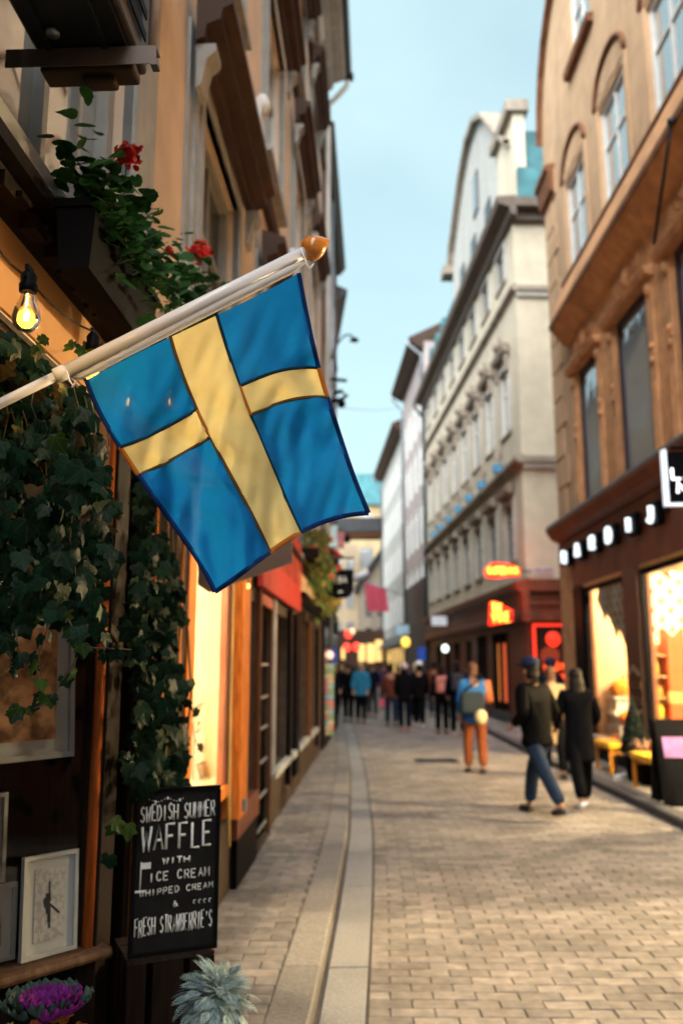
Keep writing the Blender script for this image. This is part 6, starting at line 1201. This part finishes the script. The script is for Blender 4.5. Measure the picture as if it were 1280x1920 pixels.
    for (hip, kn, an, d2), s_ in zip(joints, (-1, 1)):
        up_ = max(0, (an.z/k-.085)); y1_ = V(0, .17, -.05-.0*up_); vs, es, rs = [], [], []
        dr = Vector((0, cos(min(.9, up_*3.0)), -sin(min(.9, up_*3.0)))); a = add(an+V(0, -.035, -.035), .045); b = add(an+dr*.06*k+V(0, 0, -.045), .044, a); add(an+dr*.165*k+V(0, 0, -.052), .035, b); skinned('shoe', vs, es, rs, 0, shoes, t.o, 1)
    # hair and hat
    m_ = MB(); m_.ball(hd+V(0, -.018, .045), .098*k, 9, (.9, 1.05, 1)); m_.ball(hd+V(0, -.04, -.035), .082*k, 8, (.95, .85, 1.1)); 
    if hairlen: m_.ball(hd+V(0, -.05, -.06), .1*k, 8, (1, .75, 1.3)); m_.ball(hd+V(0, -.07, -.06-hairlen*.6), .1*k, 8, (1.05, .6, 1+hairlen*4))
    m_.build('hair', hair, t)
    if hat:
        m_ = MB(); c = hd+V(0, -.008, .06); prof = [(.108, 0), (.11, .03), (.1, .07), (.07, .1), (.02, .112)] if hat[1] != 'beanie' else [(.108, -.05), (.115, 0), (.108, .06), (.075, .105), (.02, .125)]
        m_.lathe([(r*k, z*k) for r, z in prof], c, 14); m_.build('hat', hat[0], t)
        if hat[1] == 'cap': m_ = MB(); m_.prism([(c.x-.075*k, c.y+.07*k), (c.x+.075*k, c.y+.07*k), (c.x+.06*k, c.y+.17*k), (c.x, c.y+.19*k), (c.x-.06*k, c.y+.17*k)], 2, c.z+.0*k, c.z+.014*k); m_.build('brim', hat[0], t)
    return t, f, dict(che=che, hd=hd, pel=pel, AR=AR, k=k)
def backpack(lbl, pr, m, w_=.3, h_=.42, d_=.15, strap=None):
    t0, f, j = pr; k = j['k']; c = j['che']+Vector((0, -.21*k, -.06)); t = thing('backpack', lbl, 'backpack', f, c); t.o.location = f.pt(*c)
    m_ = MB(); m_.box(c.x-w_/2, c.x+w_/2, c.y-d_/2, c.y+d_/2, c.z-h_/2, c.z+h_/2); o = m_.build('bag', m, t, bevel=.05); m_ = MB(); m_.box(c.x-w_*.36, c.x+w_*.36, c.y-d_/2-.05, c.y-d_/2+.01, c.z-h_*.42, c.z-h_*.02); m_.build('front_pocket', m, t, bevel=.03)
    for s_ in (-1, 1): MB().tube([(c.x+s_*.1, c.y+d_/2-.02, c.z+h_*.4), (c.x+s_*.13, c.y+.18*k, c.z+h_*.5+.05), (c.x+s_*.14, c.y+.36*k, c.z+.02)], .02, 6).build('strap', strap or M_BLACK, t)
    return t
K_ = dict(black=mat('black coat cloth', (.005, .005, .006), .9, spec=.02), navy=mat('dark navy cloth', (.006, .008, .016), .9, spec=.02), jean=mat('blue denim', (.008, .02, .048), .9, var=.25, scale=12), rust=mat('rust orange trousers', (.2, .052, .013), .9, var=.12), blue=mat('bright blue jacket', (.02, .11, .3), .8, spec=.2), brown=mat('red brown jacket', (.11, .033, .02), .9, spec=.02), teal=mat('sky blue jacket', (.02, .17, .3), .8, spec=.2), tan=mat('tan trench coat', (.3, .22, .12), .9, spec=.02), grey=mat('grey wool', (.04, .04, .045), .9, spec=.02), plum=mat('plum jacket', (.06, .03, .08), .8), puffer=mat('black quilted nylon', (.003, .003, .0032), .6, spec=.03))
H_ = dict(dark=mat('dark hair', (.01, .006, .004), .6, spec=.2), brown=mat('brown hair', (.09, .04, .02), .5), red=mat('auburn hair', (.2, .06, .025), .5), blond=mat('blond hair', (.42, .3, .15), .5))
W_ = mat('white shoes', (.72, .73, .76), .6); D_ = mat('dark shoes', (.02, .018, .018), .5); PK = mat('pink shoes', (.5, .14, .16), .6)
NAVYCAP = mat('navy cap', (.005, .011, .04), .8); WHB = mat('white and pink wool hat', (.55, .4, .42), .9); WHC = mat('white cap', (.75, .78, .8), .7)
pm = person('man in a black quilted jacket, jeans and a navy cap walking away up the street', 2.03, 10.0, 34, 1.78, [(-24, 12), (24, 14)], [(-20, 78, 15), (-16, 74, 17)], K_['puffer'], K_['jean'], D_, H_['dark'], hat=(NAVYCAP, 'cap'), bulk=1.18)
m_ = MB(); j = pm[2]
for i in range(6): z = j['pel'].z-.02+i*.095; m_.lathe([(.0, 0)]+[(.205*1.18*.98, 0), (.205*1.18*1.0, .012), (.2*1.18*.98, .024)], (0, 0, z), 18) if 0 else None
pw = person('woman with long dark hair in a black coat and white trainers beside the shop window', 2.63, 10.5, 4, 1.64, [(-14, 14), (12, 4)], [(4, 50, 16), (2, 55, 18)], K_['black'], K_['black'], W_, H_['dark'], hairlen=.16, long_=.2, bulk=1.12)
po = person('person in a blue and orange jacket and rust trousers with a dark shoulder bag', 1.83, 13.8, 6, 1.72, [(9, 10), (-7, 3)], [(-12, 35, 10), (10, 70, 14)], K_['blue'], K_['rust'], D_, H_['brown'], bulk=1.05)
t0, f, j = po; c = j['pel']+Vector((-.08, -.2, .1)); t = thing('shoulder_bag', 'dark slate shoulder bag worn across the back of the person in rust trousers', 'bag', f, c); t.o.location = f.pt(*c); m_ = MB(); m_.box(c.x-.19, c.x+.19, c.y-.08, c.y+.06, c.z-.12, c.z+.22); m_.build('bag', mat('slate bag cloth', (.012, .02, .028), .7), t, bevel=.05); m_ = MB(); m_.tube([(c.x-.15, c.y, c.z+.2), (c.x+.12, c.y+.02, c.z+.4), (c.x+.2, c.y+.2, c.z+.48)], .022, 6); m_.build('strap', M_BLACK, t); m_ = MB(); m_.ball((c.x+.12, c.y-.06, c.z-.16), .1, 7, (1, .7, 1.2)); m_.build('pouch', mat('cream pouch', (.55, .45, .25), .8), t)
for s_ in (1,): sh_, el, wr, d2 = j['AR'][1]; m_ = MB(); m_.tube([sh_+Vector((.015, 0, .03)), el+Vector((.012, -.01, 0)), (el+wr)/2], [.085, .074, .06], 10); m_.build('orange_sleeve', mat('orange sleeve', (.45, .12, .04), .7), t0)
person('person in a tan trench coat partly hidden behind the man in the navy cap', 2.92, 13.2, 0, 1.66, [(12, 8), (-12, 4)], [(3, 40, 8), (0, 40, 8)], K_['tan'], K_['black'], D_, H_['brown'], long_=.25)
person('person in a dark hooded jacket near the red neon window', 3.72, 16.8, -10, 1.7, [(2, 0), (-2, 0)], [(5, 60, 10), (5, 60, 10)], K_['navy'], K_['navy'], D_, H_['dark'], hat=(NAVYCAP, 'beanie'), z0=PZ)
p5 = person('person in black with a pink backpack walking on the right of the street', 2.07, 21.6, 0, 1.68, [(5, 6), (-5, 2)], [(5, 30, 8), (5, 30, 8)], K_['black'], K_['black'], D_, H_['dark']); backpack('salmon pink backpack on the person in black', p5, mat('salmon nylon', (.6, .2, .16), .6))
p6 = person('person in a navy jacket with a brown grey backpack next to the pink backpack', 2.38, 20.9, 0, 1.78, [(7, 6), (-7, 2)], [(5, 35, 10), (5, 35, 10)], K_['navy'], K_['black'], mat('pale shoes', (.5, .4, .4), .6), H_['dark'], bulk=1.1); backpack('dark brown grey backpack on the person in navy', p6, mat('brown grey nylon', (.05, .04, .045), .7))
person('person in a black coat and a white and pink wool hat walking away', 1.2, 22.4, 0, 1.7, [(4, 4), (-4, 2)], [(4, 30, 8), (4, 30, 8)], K_['black'], K_['navy'], PK, H_['dark'], hat=(WHB, 'beanie'), bulk=1.15)
person('person in a dark coat and a white cap beside the white and pink hat', 1.66, 23.6, -8, 1.78, [(18, 10), (-16, 6)], [(10, 30, 8), (-6, 30, 8)], K_['black'], K_['black'], W_, H_['dark'], hat=(WHC, 'cap'), bulk=1.1)
pb = person('person in a red brown jacket and jeans carrying a pink bag', .93, 24.2, 4, 1.72, [(12, 10), (-10, 6)], [(2, 12, 6), (6, 30, 8)], K_['brown'], K_['jean'], D_, H_['dark'])
t0, f, j = pb; c = j['AR'][0][2]+Vector((0, 0, -.2)); t = thing('pink_bag', 'small pink bag hanging from the hand of the person in the red brown jacket', 'bag', f, c); t.o.location = f.pt(*c); m_ = MB(); m_.box(c.x-.12, c.x+.1, c.y-.06, c.y+.06, c.z-.12, c.z+.08); m_.build('bag', mat('bright pink', (.7, .1, .15), .6), t, bevel=.02); m_ = MB(); m_.tube([(c.x-.06, c.y, c.z+.08), (c.x, c.y, c.z+.2), (c.x+.06, c.y, c.z+.08)], .008, 5); m_.build('handle', M_BLACK, t)
person('blond person in a sky blue jacket walking towards the camera', .1, 25.6, 176, 1.76, [(8, 6), (-8, 4)], [(4, 30, 10), (4, 30, 10)], K_['teal'], K_['black'], D_, H_['blond'], hairlen=.05, bulk=1.15)
person('person in a long dark coat left of the sky blue jacket', -.28, 26.2, 170, 1.72, [(5, 4), (-5, 2)], [(4, 40, 8), (4, 40, 8)], K_['black'], K_['black'], D_, H_['dark'], long_=.1)
person('person in a grey dark jacket right of the sky blue jacket', .48, 28.2, 180, 1.74, [(10, 6), (-10, 4)], [(4, 40, 8), (4, 40, 8)], K_['navy'], K_['grey'], D_, H_['brown'])
person('tall person in black with pale print standing near the left shops', -.75, 27.5, 200, 1.82, [(3, 0), (-3, 0)], [(4, 60, 14), (4, 60, 14)], K_['black'], K_['black'], D_, H_['dark'], long_=.15, bulk=1.2)
rr = random.Random(44); far = [(-.6, 33), (.2, 34.5), (1.0, 33), (1.6, 35), (-.2, 39), (.6, 41), (1.3, 38), (2.0, 30.5), (-.9, 44), (.1, 47), (.9, 50), (2.5, 28.5), (-1.2, 36.5), (1.8, 27)]
for i, (x, y) in enumerate(far):
    c = rr.choice(['black', 'navy', 'grey', 'plum', 'brown', 'black']); person('small figure in a %s coat %s in the far crowd' % ({'black': 'black', 'navy': 'navy', 'grey': 'grey', 'plum': 'plum', 'brown': 'red brown'}[c], 'on the left' if x < .3 else 'in the middle' if x < 1.4 else 'on the right'), x, y, rr.choice([0, 180, 10, 170]), rr.uniform(1.62, 1.82), [(rr.uniform(2, 14), 6), (rr.uniform(-14, -2), 4)], [(5, 40, 10), (5, 40, 10)], K_[c], K_[rr.choice(['black', 'jean', 'navy'])], D_, H_[rr.choice(['dark', 'brown', 'blond'])], group='people in the far crowd')
bake()
